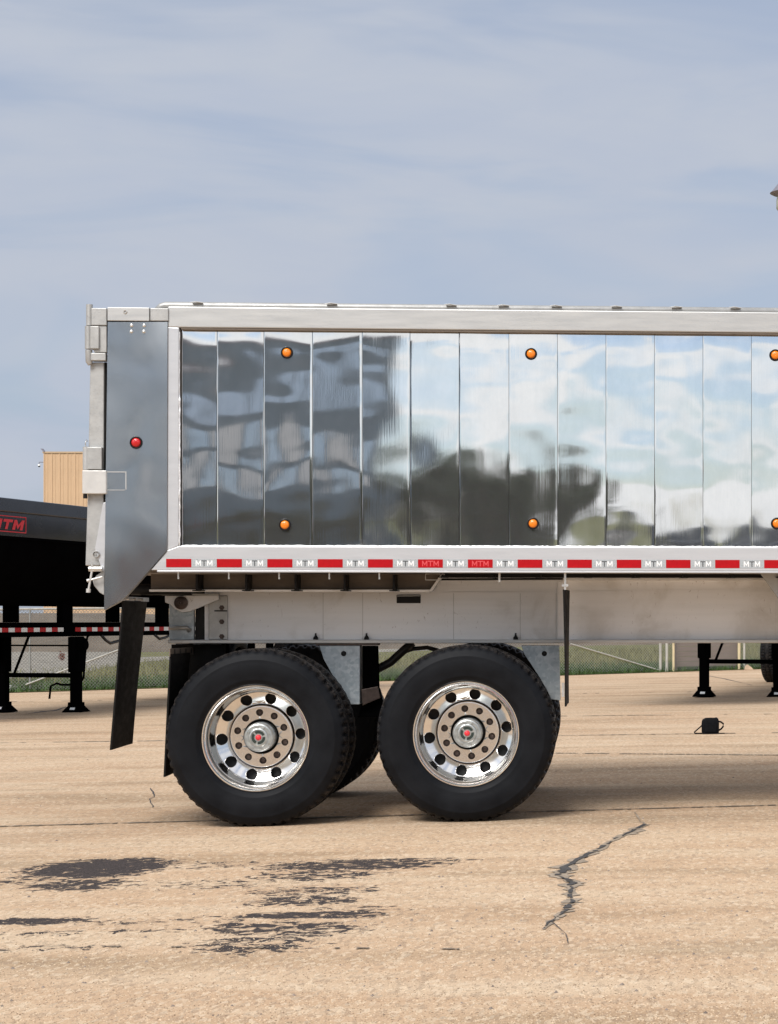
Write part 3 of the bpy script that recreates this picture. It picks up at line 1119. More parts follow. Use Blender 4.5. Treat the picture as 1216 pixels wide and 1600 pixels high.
# slot with a rolled lip
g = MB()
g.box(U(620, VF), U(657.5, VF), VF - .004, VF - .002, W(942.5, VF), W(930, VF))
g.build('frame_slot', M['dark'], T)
g = MB()
g.tube([(U(621, VF), VF - .012, W(931, VF)), (U(657, VF), VF - .012, W(930.5, VF))], .006, 10)
g.build('slot_lip', M['cast'], T, smooth=True)
# cone bolts on the flange
cb = MB()
cb.lathe([(.016, 0), (.015, .012), (.006, .026), (.005, .04)], 12, cap1=True)
cbm = cb.mesh('cone_bolt', M['dark'], True)
for px in (493.5, 573, 806):
    place('cone_bolt', cbm, T, (U(px, VF - .03), VF - .03, wf_b + .001), (R(90), 0, 0))

# rear end of the frame
g = MB()
g.box(U(266, VF), U(304.5, VF), VF - .03, VF + .012, wf_b + .001, W(938, VF))
g.build('end_plate', M['galv'], T, bevel=.003)
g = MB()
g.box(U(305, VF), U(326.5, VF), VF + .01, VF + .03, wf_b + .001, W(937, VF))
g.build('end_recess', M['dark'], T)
g = MB()
g.box(U(327, VF), U(356.5, VF), VF - .018, VF - .001, wf_b + .001, W(931, VF))
g.build('splice_plate', M['cast'], T, bevel=.003)
hx = MB()
hx.lathe([(.001, -.012), (.010, -.012), (.0115, -.009), (.0115, -.003), (.0165, -.003), (.0165, 0)], 6)
hxm = hx.mesh('plate_bolt', M['lug'])
for py in (949.5, 971.5, 994.5):
    place('plate_bolt', hxm, T, (U(347.5, VF), VF - .018, W(py, VF, 347)))
MB().box(U(336, VF), U(356, VF), VF - .021, VF - .018, W(955.5, VF, 347), W(953.5, VF, 347)).build('plate_slot', M['dark'], T)
g = MB()
vh = VF - .06
pl = [UW(258, 931, vh), UW(341, 930, vh), UW(342, 937, vh), UW(296, 955.5, vh), UW(285, 956.5, vh), UW(274, 952, vh), UW(266, 944, vh), UW(258, 941, vh)]
g.prism(pl, vh, VF - .032)
g.build('hinge_ear', M['frame'], T, bevel=.003)
g = MB().box(U(252, vh), U(342, vh), vh - .02, VF - .03, W(930, vh, 300), W(927.5, vh, 300))
g.build('hinge_shelf', M['cast'], T, bevel=.001)
g = MB()
g.lathe([(.001, -.030), (.012, -.030), (.014, -.026), (.028, -.026), (.034, -.022), (.040, -.022), (.041, 0)], 26)
o = g.build('hinge_pin', M['lug'], T, auto=35)
o.location = L(283.5, 942, vh)
g = MB()
g.tube([(U(268, VF), VF - .05, W(981, VF, 280)), (U(296, VF), VF - .06, W(980.5, VF, 280)), (U(299, VF), VF - .05, W(984, VF, 280)), (U(296, VF), VF - .035, W(986, VF, 280))], .011, 8)
g.build('grab_handle', M['cast'], T, smooth=True)

MB().prism([UW(268, 1007, .8), UW(352, 1007, .8), UW(352, 1110, .8), UW(268, 1195, .8)], .80, .81).build('underframe_shade_panel', M['flap'], T)  # black panel added in place of the darkness under the frame
# suspension hangers
def hanger(pts, hole, extra):
    g = MB()
    g.prism([UW(x, y, VF) for x, y in pts], VF - .06, VF - .048)
    g.prism([UW(x, y, VF) for x, y in pts], VF + .07, VF + .082)
    x1 = pts[1][0]
    g.box(U(x1, VF) - .010, U(x1, VF), VF - .0475, VF + .0695, W(pts[2][1], VF, x1), W(pts[1][1] + .5, VF, x1))
    o = g.build('hanger', M['galv'], T, bevel=.002)
    h = MB().lathe([(.0005, -.001), (.013, -.001), (.016, -.0005), (.0165, .001)], 18)
    ho = h.build('bolt_hole', M['dark'], o, smooth=True)
    ho.location = (U(hole[0], VF), VF - .061, W(hole[1], VF, hole[0]))
    return o


hg = hanger([(501, 1008.5), (564, 1008.5), (564, 1100), (549, 1100), (533, 1075), (508, 1030)], (539, 1021), None)
hanger([(815, 1008.5), (874, 1008.5), (876, 1094), (862, 1092), (845, 1060), (820, 1022)], (851, 1021), None)
hanger([(186 + 20, 1012), (250, 1012), (250, 1040), (232, 1040)], (240, 1020), None) if False else None
g = MB().box(U(496, VF), U(592, VF), VF - .07, VF + .085, W(1008.2, VF), W(1005.2, VF))
g.build('hanger_pad', M['lug'], T)
# equalizer between the axles
g = MB()
g.prism([UW(566, 1009, VF), UW(590, 1009, VF), UW(592, 1075, VF), UW(604, 1120, VF), UW(560, 1120, VF), UW(566, 1098, VF)], VF + .0, VF + .06)
g.build('equalizer', M['blackpaint'], T, bevel=.004)
g = MB()
g.prism([UW(566, 1077, VF), UW(592, 1072, VF), UW(596, 1090, VF), UW(568, 1102, VF)], VF - .055, VF - .04)
g.build('equalizer_plate', M['lug'], T, bevel=.003)
g = MB()
g.tube([(U(566, 1.0), 1.0, W(1054, 1.0)), (U(585, 1.0), 1.0, W(1048, 1.0)), (U(610, 1.0), 1.0, W(1035, 1.0)), (U(632, 1.0), 1.0, W(1015, 1.0)), (U(645, 1.0), 1.0, W(1004, 1.0))], .027, 10)
g.build('air_hose', M['hose'], T, smooth=True)
g = MB()
g.tube([(U(622, 1.05), 1.05, W(1022, 1.0)), (U(645, 1.05), 1.05, W(1014, 1.0)), (U(668, 1.05), 1.05, W(1012, 1.0)), (U(690, 1.05), 1.05, W(1018, 1.0))], .014, 10)
g.build('air_hose', M['hose'], T, smooth=True)

# front gusset of the box
g = MB().prism([UW(1187, 894, .3), UW(1420, 894, .3), UW(1420, 1000, .3), UW(1262, 1000, .3)], .3, .33)
g.build('front_gusset', M['cast'], T, bevel=.003)

# mud flaps
def flap(name, top, bottom, v0, v1, yb_t, curve=.0, m='flap', skew=0.0):
    """a rubber flap hanging across the trailer, nearer edge at v0"""
    g = MB()
    nz, nv, th = 10, 6, .010
    (xt, yt), (xb, yb) = top, bottom
    ut, wt_ = UW(xt, yt, v0)
    ub, wb_ = UW(xb, yb, v0)
    P_ = []
    for k in range(nz + 1):
        q = k / nz
        for j in range(nv + 1):
            s_ = j / nv
            u = ut + (ub - ut) * (q + curve * math.sin(math.pi * q)) + .008 * math.sin(s_ * 3 + q * 2) + skew * s_
            P_.append((u, v0 + (v1 - v0) * s_, wt_ + (wb_ - wt_) * q))
    n_ = len(P_)
    P_ += [(u + th, v, w) for u, v, w in P_]
    fs = []
    for k in range(nz):
        for j in range(nv):
            p = k * (nv + 1) + j
            fs += [(p, p + 1, p + nv + 2, p + nv + 1), (n_ + p, n_ + p + nv + 1, n_ + p + nv + 2, n_ + p + 1)]
    for k in range(nz):
        for j in (0, nv):
            p = k * (nv + 1) + j
            q = p + nv + 1
            fs.append((p, q, n_ + q, n_ + p))
    for k in (0, nz):
        for j in range(nv):
            p = k * (nv + 1) + j
            fs.append((p, p + 1, n_ + p + 1, n_ + p))
    g.add(P_, fs)
    return g.build(name, M[m], T)


f1 = flap('mud_flap', (191, 938), (169.5, 1172), .03, .66, 0, .03)
g = MB()
g.box(U(190), U(190) + .014, .02, .68, W(938.5, 0, 190), W(932, 0, 190))
for v_ in (.06, .25, .45):
    g.tube([(U(190) - .004, v_, W(935.5, 0, 190)), (U(190) + .03, v_, W(935.5, 0, 190))], .007, 8)
g.build('flap_hanger', M['zinc'], T)
f2 = flap('mud_flap', (265, 1022), (253.5, 1214), .10, .68, 0, .08)
g = MB()
g.box(U(265, .1), U(265, .1) + .006, .09, .98, W(1026, .1, 265), W(1013.5, .1, 265))
fh = g.build('flap_hanger', M['shadow_alu'], T)
hole = MB().lathe([(.0005, 0), (.017, 0), (.019, .001)], 12).mesh('hanger_hole', M['dark'])
for k in range(5):
    place('hanger_hole', hole, fh, (U(265, .1) + .008, .22 + k * .17, W(1019.5, .1, 265)), (0, 0, R(90)))
f3 = flap('mud_flap', (879.5, 921), (880.5, 1104), .06, .60, 0, .0, 'flap', .026)
g = MB()
g.box(U(882.5) - .004, U(882.5) + .008, .05, .07, W(921), W(893))
g.box(U(879) - .004, U(887) + .004, .045, .055, W(916), W(912))
g.build('flap_hanger', M['zinc'], T)
g = MB()
g.box(U(877.5), U(882), .07, .09, W(1090), W(1068))
g.build('flap_bracket', M['zinc'], T)


# --- wheels
def tyre_mesh():
    half = [(.303, .020), (.312, .004), (.322, -.004), (.337, -.014), (.341, -.0165), (.347, -.0165), (.372, -.023), (.405, -.026), (.436, -.025), (.452, -.0222), (.456, -.0226), (.461, -.0205), (.465, -.018), (.484, -.008), (.497, .000), (.508, .012), (.516, .024), (.5205, .040), (.522, .062)]
    grv = [(.522, .074), (.510, .077), (.510, .085), (.522, .088)]
    prof = half + grv
    mir = [(r, .23 - y) for r, y in reversed(prof)]
    prof = prof + mir
    lug = set()
    for j, (r, y) in enumerate(prof):
        if r > .495 and (y < .068 or y > .162):
            lug.add(j)

    def rf(j, k, r):
        if j in lug and k % 5 in (3, 4):
            return r - (.014 if r > .512 else .006 if r > .50 else .002)
        return r
    return MB().lathe(prof, 290, rfun=rf).mesh('tyre', M['tyre'], True)


TYRE = tyre_mesh()
try:
    TYRE.set_sharp_from_angle(angle=R(35))
except Exception:
    pass


def holed_ring(g, rin, rout, rc, rh, n, yf, depth, mi=0, seg=28, rot=0.0):
    """flat ring with n round holes pressed through it"""
    hs = math.pi * rc / n
    al = [2 * math.pi * k / seg for k in range(seg)]
    for sx, r_ in ((hs, rout), (-hs, rout), (hs, rin), (-hs, rin)):
        al.append(math.atan2(r_ - rc, sx) % (2 * math.pi))
    al = sorted(set(al))
    for q in range(n):
        t0_ = 2 * math.pi * q / n + rot
        vs = []
        for a in al:
            ca, sa = math.cos(a), math.sin(a)
            kx = hs / abs(ca) if abs(ca) > 1e-6 else 1e9
            kr = ((rout - rc) / sa if sa > 0 else (rin - rc) / sa) if abs(sa) > 1e-6 else 1e9
            k_ = min(kx, kr)
            for (s_, r_, dy) in ((ca * k_, rc + sa * k_, 0), (ca * rh * 1.06, rc + sa * rh * 1.06, 0), (ca * rh, rc + sa * rh, .002), (ca * rh, rc + sa * rh, depth)):
                th = t0_ + s_ / rc
                vs.append((r_ * math.cos(th), yf(r_) + dy, r_ * math.sin(th)))
        m_ = len(al)
        fs = []
        for i in range(m_):
            i2 = (i + 1) % m_
            for c_ in range(3):
                fs.append((i * 4 + c_, i2 * 4 + c_, i2 * 4 + c_ + 1, i * 4 + c_ + 1))
        g.add(vs, fs, mi)


def weld(me):
    bm = bmesh.new()
    bm.from_mesh(me)
    bmesh.ops.remove_doubles(bm, verts=bm.verts, dist=2e-4)
    bmesh.ops.recalc_face_normals(bm, faces=bm.faces)
    if sum(f_.normal.y * f_.calc_area() for f_ in bm.faces) > 0:
        bmesh.ops.reverse_faces(bm, faces=bm.faces)
    bm.to_mesh(me)
    bm.free()
    return me


def cone_normals(me, r0_, r1_, k, yf):
    """exact normals on the pressed ring round the holes, so it mirrors smoothly"""
    me.set_sharp_from_angle(angle=R(32))
    cn = [Vector(c_.vector) for c_ in me.corner_normals]
    for p_ in me.polygons:
        ok = all(r0_ - .001 < math.hypot(me.vertices[i].co.x, me.vertices[i].co.z) < r1_ + .001 and abs(me.vertices[i].co.y - yf(math.hypot(me.vertices[i].co.x, me.vertices[i].co.z))) < .0012 for i in p_.vertices)
        if ok:
            for li in p_.loop_indices:
                co = me.vertices[me.loops[li].vertex_index].co
                rr_ = math.hypot(co.x, co.z)
                n_ = Vector((-k * co.x / rr_, -1, -k * co.z / rr_)).normalized()
                cn[li] = n_ if p_.normal.y < 0 else -n_
    me.normals_split_custom_set(cn)


def rim_meshes():
    g = MB()
    g.lathe([(.300, .040), (.309, .022), (.311, .006), (.308, .000), (.303, .000), (.299, .006), (.2965, .016), (.290, .022), (.286, .030), (.284, .040), (.281, .046), (.277, .062), (.274, .11), (.270, .165), (.266, .182), (.262, .1902), (.259, .1925)], 96)
    yf = lambda r: .190 + .036 * ((.262 - r) / .068) ** 1.0 if r < .262 else .190
    holed_ring(g, .196, .262, .2295, .0325, 10, yf, .03)
    g.lathe([(.196, .225), (.192, .232), (.188, .238)], 96)
    rim = weld(g.mesh('rim', M['chrome'], True))
    cone_normals(rim, .196, .262, .545, yf)
    d = MB()
    holed_ring(d, .104, .176, .1415, .0195, 10, lambda r: .212, .03, rot=math.pi / 10)
    d.lathe([(.1735, .2124), (.1762, .2121), (.180, .2135), (.182, .218), (.184, .237)], 96)
    d.lathe([(.104, .212), (.1025, .216), (.1025, .25)], 72)
    disc = weld(d.mesh('wheel_disc', M['disc'], True))
    cone_normals(disc, .104, .176, 0.0, lambda r: .212)
    back = MB()
    back.lathe([(.0005, .262), (.27, .262), (.285, .25), (.30, .05)], 64)
    backm = back.mesh('brake_drum', M['dark'], True)
    cap = MB()
    cap.lathe([(.088, .255), (.086, .120), (.084, .112), (.079, .106), (.073, .104), (.071, .1065), (.058, .1065), (.055, .101), (.050, .098), (.045, .098), (.043, .104), (.0005, .104)], 56)
    for k in range(8):
        a = k * math.pi / 4 + .2
        c_ = MB()
        cap.lathe([(.0005, .1005), (.0042, .1005), (.005, .1045)], 6, .064 * math.cos(a), .064 * math.sin(a))
    cap.box(-.006, .006, .094, .1065, .057, .070)
    capm = cap.mesh('hub_cap', M['hubcast'], True)
    capm.set_sharp_from_angle(angle=R(35))
    em = MB()
    for q in range(3):
        a0 = q * 2 * math.pi / 3 + math.pi / 6 + .16
        a1 = a0 + 2 * math.pi / 3 - .32
        vs, fs = [], []
        n_ = 12
        for i in range(n_ + 1):
            a = a0 + (a1 - a0) * i / n_
            for r_, y_ in ((.024, .1035), (.024, .1015), (.040, .1015), (.040, .1035)):
                vs.append((r_ * math.cos(a), y_, r_ * math.sin(a)))
        for i in range(n_):
            for c_ in range(3):
                fs.append((i * 4 + c_, i * 4 + c_ + 1, (i + 1) * 4 + c_ + 1, (i + 1) * 4 + c_))
        em.add(vs, fs)
    emm = em.mesh('emblem', M['green'])
    pg = MB().lathe([(.0005, .088), (.008, .0885), (.014, .092), (.0165, .098), (.017, .104)], 24).mesh('hub_plug', M['redplug'], True)
    lg = MB()
    lg.lathe([(.0005, .216), (.012, .216), (.0145, .219), (.0145, .235), (.021, .235), (.021, .243)], 6)
    lgm = lg.mesh('lug_nut', M['lug'])
    return rim, disc, backm, capm, emm, pg, lgm


RIM, DISC, DRUM, CAP, EMB, PLUG, LUG = rim_meshes()


def wheel(loc, rot, full=True, flip=False):
    w = bpy.data.objects.new('wheel', None)
    w.empty_display_size = .1
    C.objects.link(w)
    w.parent = T
    w.location = loc
    w.rotation_euler = (0, rot, math.pi if flip else 0)
    place('tyre', TYRE, w)
    place('brake_drum', DRUM, w)
    if full:
        place('rim', RIM, w)
        place('wheel_disc', DISC, w)
        place('hub_cap', CAP, w)
        place('emblem', EMB, w, (0, 0, 0), (0, R(20), 0))
        place('hub_plug', PLUG, w)
        for k in range(10):
            a = (k + .5) * math.pi / 5
            place('lug_nut', LUG, w, (.1415 * math.cos(a), 0, .1415 * math.sin(a)))
    return w


VW = .032
for (px, rot) in ((399.5, R(-4)), (728.5, R(-8))):
    u = U(px, VW)
    gx = (P0 + A2 * u + N2 * VW).x
    ha = gz(gx) + .513
    wheel((u, VW, ha), rot).__setitem__('label', 'outer rear wheel with polished rim' if px < 500 else 'outer front wheel with polished rim')
    wheel((u, VW + .34 + .23, ha - .002), .3, False, True)
    wheel((u, WID - VW, ha - .003), .1, True, True)
    wheel((u, WID - VW - .34 - .23, ha - .003), .6, False)
    g = MB()
    g.tube([(u, .3, ha), (u, WID - .3, ha)], .07, 16)
    g.build('axle', M['blackpaint'], T, auto=40)
    g = MB()
    g.prism([(u - .42, W(1075)), (u - .1, W(1060)), (u + .1, W(1060)), (u + .42, W(1075)), (u + .42, W(1090)), (u + .1, W(1085)), (u - .1, W(1085)), (u - .42, W(1090))], VF + .0, VF + .08)
    g.build('leaf_spring', M['blackpaint'], T)
    g = MB()
    g.prism([(u - .42, W(1075)), (u - .1, W(1060)), (u + .1, W(1060)), (u + .42, W(1075)), (u + .42, W(1090)), (u + .1, W(1085)), (u - .1, W(1085)), (u - .42, W(1090))], WID - VF - .08, WID - VF)
    g.build('leaf_spring', M['blackpaint'], T)

# landing legs, outside the picture on the right
for v_ in (.75, WID - .75):
    gx = (P0 + A2 * (UF - 2.0) + N2 * v_).x
    g = MB()
    g.box(UF - 2.07, UF - 1.93, v_ - .07, v_ + .07, gz(gx) + .1, W(1004))
    g.prism([(UF - 2.16, gz(gx)), (UF - 1.84, gz(gx)), (UF - 1.93, gz(gx) + .1), (UF - 2.07, gz(gx) + .1)], v_ - .12, v_ + .12)
    g.build('landing_leg', M['blackpaint'], T, bevel=.004)


# ------------------------------------------------------------------ black trailers parked behind
def black_trailer():
    root = empty('black_trailer', (0, 0, 0), 0, cat='trailer', group='black dump trailers parked behind')
    x0, x1 = -4.0, 9.4
    # half round tub
    prof = [(-1.25, 2.72), (-1.25, 2.40)]
    for k in range(1, 10):
        a = math.pi * k / 10
        prof.append((-1.25 * math.cos(a), 2.40 - .88 * math.sin(a) ** .8))
    prof += [(1.25, 2.40), (1.25, 2.72)]
    inner = [(y * .975, z + (.02 if z < 2.38 else 0)) for y, z in reversed(prof)]
    ring = prof + inner
    g = MB()
    n = len(ring)
    vs = [(x0, y, z) for y, z in ring] + [(x1, y, z) for y, z in ring]
    fs = [(i, (i + 1) % n, (i + 1) % n + n, i + n) for i in range(n)]
    m = len(prof)
    fs += [tuple(range(m)), tuple(n + k for k in range(m - 1, -1, -1))]
    g.add(vs, fs)
    tub = g.build('tub', [M['navy'], M['blackpaint']], root, auto=30)
    for pl_ in tub.data.polygons:
        if pl_.center.z < 2.39: pl_.material_index = 1
    g = MB()
    for s_ in (-1, 1):
        g.box(x0 - .03, x1 + .03, s_ * 1.17, s_ * 1.30, 2.705, 2.88)
    g.box(x0 - .03, x0 + .05, -1.165, 1.165, 2.705, 2.88)
    g.box(x1 - .05, x1 + .03, -1.165, 1.165, 2.705, 2.88)
    g.build('top_rail', M['navy'], root, bevel=.012)
    g = MB()
    for s_ in (-1, 1):
        g.box(x0, x1, s_ * 1.252, s_ * 1.262, 2.36, 2.39)
    g.build('side_strip', M['blackpaint'], root)
    # chassis
    g = MB()
    for s_ in (-1, 1):
        g.box(x0 + .3, x1, s_ * .48, s_ * .36, 1.09, 1.29)
    for xr in (-2.1, -.6, .8, 2.4, 4.0, 5.6, 7.2, 8.8):
        g.box(xr, xr + .1, -.355, .355, 1.12, 1.26)
    g.build('chassis', M['blackpaint'], root, bevel=.008)
    for xr in (-.05, 3.0, 6.6, 8.9):
        for s_ in (-1, 1):
            MB().box(xr - .14, xr + .14, s_ * .37, s_ * .47, 1.291, 1.75).build('saddle', M['blackpaint'], root)
    # sign: red letters in a red border on the visible side, near the front
    sg = MB()
    yb = -1.2525
    sx0, sx1, sz0, sz1 = -3.53, -2.58, 2.45, 2.66
    for (a, b_, c_, d_) in ((sx0, sx1, sz1 - .012, sz1), (sx0, sx1, sz0, sz0 + .012), (sx0, sx0 + .016, sz0 + .0125, sz1 - .0125), (sx1 - .016, sx1, sz0 + .0125, sz1 - .0125)):
        sg.box(a, b_, yb - .002, yb, c_, d_)
    hgt = .13
    lw = .25
    stw = .066

    def P(pts, ox):
        sg.prism([(ox + x + .06 * (z / hgt), sz0 + .035 + z) for x, z in pts], yb - .003, yb)
    Mp = [(0, 0), (stw, 0), (stw, hgt * .55), (lw / 2, 0.01), (lw - stw, hgt * .55), (lw - stw, 0), (lw, 0), (lw, hgt), (lw - stw * .9, hgt), (lw / 2, hgt * .5), (stw * .9, hgt), (0, hgt)]
    Tp = [(lw * .38, 0), (lw * .62, 0), (lw * .62, hgt * .72), (lw * .95, hgt * .72), (lw * .95, hgt), (lw * .05, hgt), (lw * .05, hgt * .72), (lw * .38, hgt * .72)]
    P(Mp, sx0 + .06)
    P(Tp, sx0 + .06 + lw + .02)
    P(Mp, sx0 + .06 + 2 * lw + .04)
    sg.build('sign', M['redpaint'], root)
    # tape on the chassis
    tl = .165
    tr = MB().box(.003, tl - .003, -.002, 0, 0, .058).mesh('tape_red', M['redtape'])
    tw = MB().box(.003, tl - .003, -.002, 0, 0, .058).mesh('tape_white', M['whitetape'])
    for k in range(76):
        xx = x0 + .34 + k * tl
        if -.32 < xx < .12:
            continue
        o = place('reflective_tape', tr if k % 2 else tw, root, (xx, -.4805, 1.16))
        o['label'] = 'red square of reflective tape' if k % 2 else 'white square of reflective tape'
    # landing gear
    for s_ in (-1, 1):
        y = s_ * .57
        g = MB()
        g.box(-.065, .065, y - .065, y + .065, .10, .62)
        g.box(-.085, .085, y - .085, y + .085, .58, 1.085)
        g.box(-.16, .16, y - .04, y + .02, .72, 1.089)
        leg = g.build('landing_leg', M['blackpaint'], root, bevel=.008)
        g = MB()
        vs = [(-.15, y - .145, 0), (.15, y - .145, 0), (.15, y + .145, 0), (-.15, y + .145, 0), (-.15, y - .145, .015), (.15, y - .145, .015), (.15, y + .145, .015), (-.15, y + .145, .015),
              (-.085, y - .085, .10), (.085, y - .085, .10), (.085, y + .085, .10), (-.085, y + .085, .10), (-.085, y - .085, .15), (.085, y - .085, .15), (.085, y + .085, .15), (-.085, y + .085, .15)]
        fs = [(3, 2, 1, 0), (12, 13, 14, 15)]
        for r_ in range(3):
            for k in range(4):
                fs.append((r_ * 4 + k, r_ * 4 + (k + 1) % 4, r_ * 4 + 4 + (k + 1) % 4, r_ * 4 + 4 + k))
        g.add(vs, fs)
        ft = g.build('foot', M['blackpaint'], leg)
        st = MB()
        st.add([(-.1285, y - .04, .046), (-.1285, y + .035, .046), (-.1045, y + .035, .078), (-.1045, y - .04, .078)], [(0, 3, 2, 1)])
        st.build('sticker', M['whitetape'], leg)
    MB().box(-.03, .03, -.50, .50, .50, .565).build('cross_brace', M['blackpaint'], root, bevel=.004)
    g = MB()
    g.tube([(-.02, .40, .52), (.02, .16, 1.14)], .02, 8)
    g.tube([(-.02, -.48, .96), (-.02, .48, .96)], .012, 8)
    g.build('diagonal_brace', M['blackpaint'], root)
    g = MB()
    g.tube([(0, -.655, .97), (0, -.70, .97)], .10, 16)
    g.tube([(0, -.70, .97), (0, -.73, .97)], .07, 16)
    g.build('gearbox', M['blackpaint'], root, auto=40)
    g = MB()
    g.tube([(.5, -.52, 1.12), (.42, -.52, 1.08), (.10, -.58, .52), (.02, -.58, .42)], .016, 8)
    g.tube([(.34, -.55, 1.0), (.22, -.60, .92), (.16, -.60, .50), (.05, -.58, .38)], .016, 8)
    g.build('brace_rod', M['blackpaint'], root)
    g = MB()
    g.tube([(-.10, -.40, .40), (-.10, -.32, .42), (-.12, -.24, .38), (-.12, -.22, .20)], .016, 8)
    g.tube([(-.10, -.40, .40), (-.05, -.51, .40)], .016, 8)
    g.build('crank_handle', M['blackpaint'], root, smooth=True)
    g = MB()
    g.tube([(.9, -.49, 1.10), (1.0, -.5, 1.03), (1.15, -.5, .98), (1.4, -.5, 1.01), (1.7, -.5, 1.06), (2.0, -.49, 1.10)], .022, 8)
    g.tube([(2.6, -.49, 1.10), (2.75, -.5, 1.03), (2.95, -.5, 1.05), (3.2, -.49, 1.10)], .02, 8)
    g.build('air_hose', M['hose'], root, smooth=True)
    # running gear
    for xr in (7.2, 8.32):
        ax = MB()
        ax.tube([(xr, -.75, .52), (xr, .75, .52)], .07, 12)
        ax.build('axle', M['blackpaint'], root)
        for y, rz_ in ((-1.22, 0), (-1.22 + .57, math.pi), (1.22, math.pi), (1.22 - .57, 0)):
            w = bpy.data.objects.new('wheel', None)
            w.empty_display_size = .1
            C.objects.link(w)
            w.parent = root
            w.location = (xr, y, .52)
            w.rotation_euler = (0, 0, rz_)
            place('tyre', TYRE, w)
            place('brake_drum', DRUM, w)
        for y in (-.42, .42):
            MB().box(xr - .45, xr + .45, y - .03, y + .03, .60, .68).build('leaf_spring', M['blackpaint'], root)
            MB().box(xr - .08, xr + .08, y - .04, y + .04, .6805, 1.089).build('spring_hanger', M['blackpaint'], root)
    return root


bt = black_trailer()
p = Gp(62, 1113)
bt.location = (p.x, p.y, gz(p.x))
bt.rotation_euler = (0, 0, R(79))
bt['label'] = 'black dump trailer at the left with a red bordered sign on its side'
bt2 = copy_tree(bt)
p = Gp(1158, 1089)
bt2.location = (p.x, p.y, gz(p.x))
bt2.rotation_euler = (0, 0, R(76))
for ch_ in [c_ for c_ in bpy.data.objects if c_.parent == bt2 and c_.name.split('.')[0] in ('crank_handle', 'brace_rod')]:
    bpy.data.objects.remove(ch_)
bt2['label'] = 'black dump trailer whose legs and tyre show under the polished trailer at the right'

# ------------------------------------------------------------------ camera bag on the lot
p = Gp(1110, 1146.5)
bag = empty('camera_bag', p, R(4), 'small black shoulder bag lying on the pavement behind the trailer', 'bag')
g = MB()
vs = []
for (z, sx, sy) in ((0, .083, .055), (.02, .089, .06), (.10, .090, .06), (.135, .088, .058), (.155, .080, .052), (.163, .066, .044)):
    for k in range(16):
        a = 2 * math.pi * k / 16
        c_, s_ = math.cos(a), math.sin(a)
        ex = .38
        vs.append((sx * math.copysign(abs(c_) ** ex, c_), sy * math.copysign(abs(s_) ** ex, s_), z + (.004 * math.sin(3 * a) if z > .1 else 0) - (.014 * (-c_ > .5) if z > .12 else 0)))
fs = [tuple(range(15, -1, -1)), tuple(80 + k for k in range(16))]
for r_ in range(5):
    for k in range(16):
        fs.append((r_ * 16 + k, r_ * 16 + (k + 1) % 16, (r_ + 1) * 16 + (k + 1) % 16, (r_ + 1) * 16 + k))
g.add(vs, fs)
g.build('bag_body', M['bag'], bag, auto=45)
g = MB()
g.box(-.06, .06, -.0685, -.061, .02, .10)
g.build('front_pocket', M['bag'], bag, bevel=.003)
g = MB()
g.tube([(.085, 0, .125), (.11, 0, .12), (.134, 0, .10), (.132, 0, .075), (.112, 0, .05), (.088, 0, .035)], .009, 8)
g.build('side_handle', M['bag'], bag, smooth=True)
g = MB()
g.tube([(-.087, -.01, .085), (-.11, -.02, .065), (-.14, -.03, .04), (-.165, -.04, .018), (-.16, -.05, .008), (-.13, -.06, .008), (-.09, -.07, .008), (0, -.085, .007), (.09, -.08, .006), (.14, -.06, .006)], .007, 8)
g.build('strap', M['bag'], bag, smooth=True)

# ------------------------------------------------------------------ fence, gate boards, small things on the verge
fd = Vector((1, .62, 0)).normalized()


def fpt(x, z=0.0, off=.25):
    y = edge_y(x) + off
    return Vector((x, y, gz(x) + .012 + z))


fence = empty('chain_link_fence', fpt(-6), 0, 'galvanised chain link fence along the grass edge of the lot', 'fence')
FX0, FX1, FH = -17.0, 5.0, 1.55
g = MB()
step = .066 / 1.1766
i = 0
x = FX0
vsn, fsn = [], []
rad = .0042
nseg = int(FH / .033)
nrm = Vector((-.62, 1, 0)).normalized()
while x < FX1:
    base = fpt(x)
    for k in range(nseg):
        s0 = .033 if (k + i) % 2 else 0
        s1 = .033 if (k + i + 1) % 2 else 0
        a = base + fd * s0 + Vector((0, 0, .03 + k * .033))
        c_ = base + fd * s1 + Vector((0, 0, .03 + (k + 1) * .033))
        d_ = (c_ - a).normalized()
        w = d_.cross(nrm) * rad
        o = len(vsn)
        vsn += [a - w, a + w, c_ + w, c_ - w, a + nrm * rad, c_ + nrm * rad]
        fsn += [(o, o + 1, o + 2, o + 3), (o + 1, o + 4, o + 5, o + 2), (o + 4, o, o + 3, o + 5)]
    x += .033 * 2 / 1.1766 / 2
    i += 1
g.add(vsn, fsn)
o = g.build('wire_mesh', M['fence'], fence)
o.location = -fence.location
o['kind'] = 'stuff'


def fence_post(name, px, m, r, h, parent, lift=0):
    # find x on the fence line seen at this pixel column
    x_ = -8.0
    for _ in range(40):
        x_ = (px - PX) / F * (edge_y(x_) + .25)
    g = MB()
    b0 = fpt(x_)
    g.tube([b0, b0 + Vector((0, 0, h))], r, 10)
    g.lathe([(.001, 0), (.001, 0)], 3) if False else None
    o = g.build(name, m, parent, auto=40)
    o.location = -fence.location
    return o


for px in (-150, 1032, 1042):
    fence_post('fence_post', px, M['post'], .035, 1.6, fence)
for px in (47, 590, 760):
    fence_post('fence_post', px, M['fence'], .018, 1.6, fence)
fence_post('fence_post', 1052.5, M['yellowpost'], .03, 1.6, fence)
fence_post('fence_post', 1155, M['yellowpost'], .035, 1.6, fence)
fence_post('fence_post', 1163, M['post'], .03, 1.6, fence)
g = MB()
pts = [fpt(FX0 + k * (FX1 - FX0) / 20, 1.58) for k in range(21)]
g.tube(pts, .022, 8)
o = g.build('top_rail', M['post'], fence, smooth=True)
o.location = -fence.location


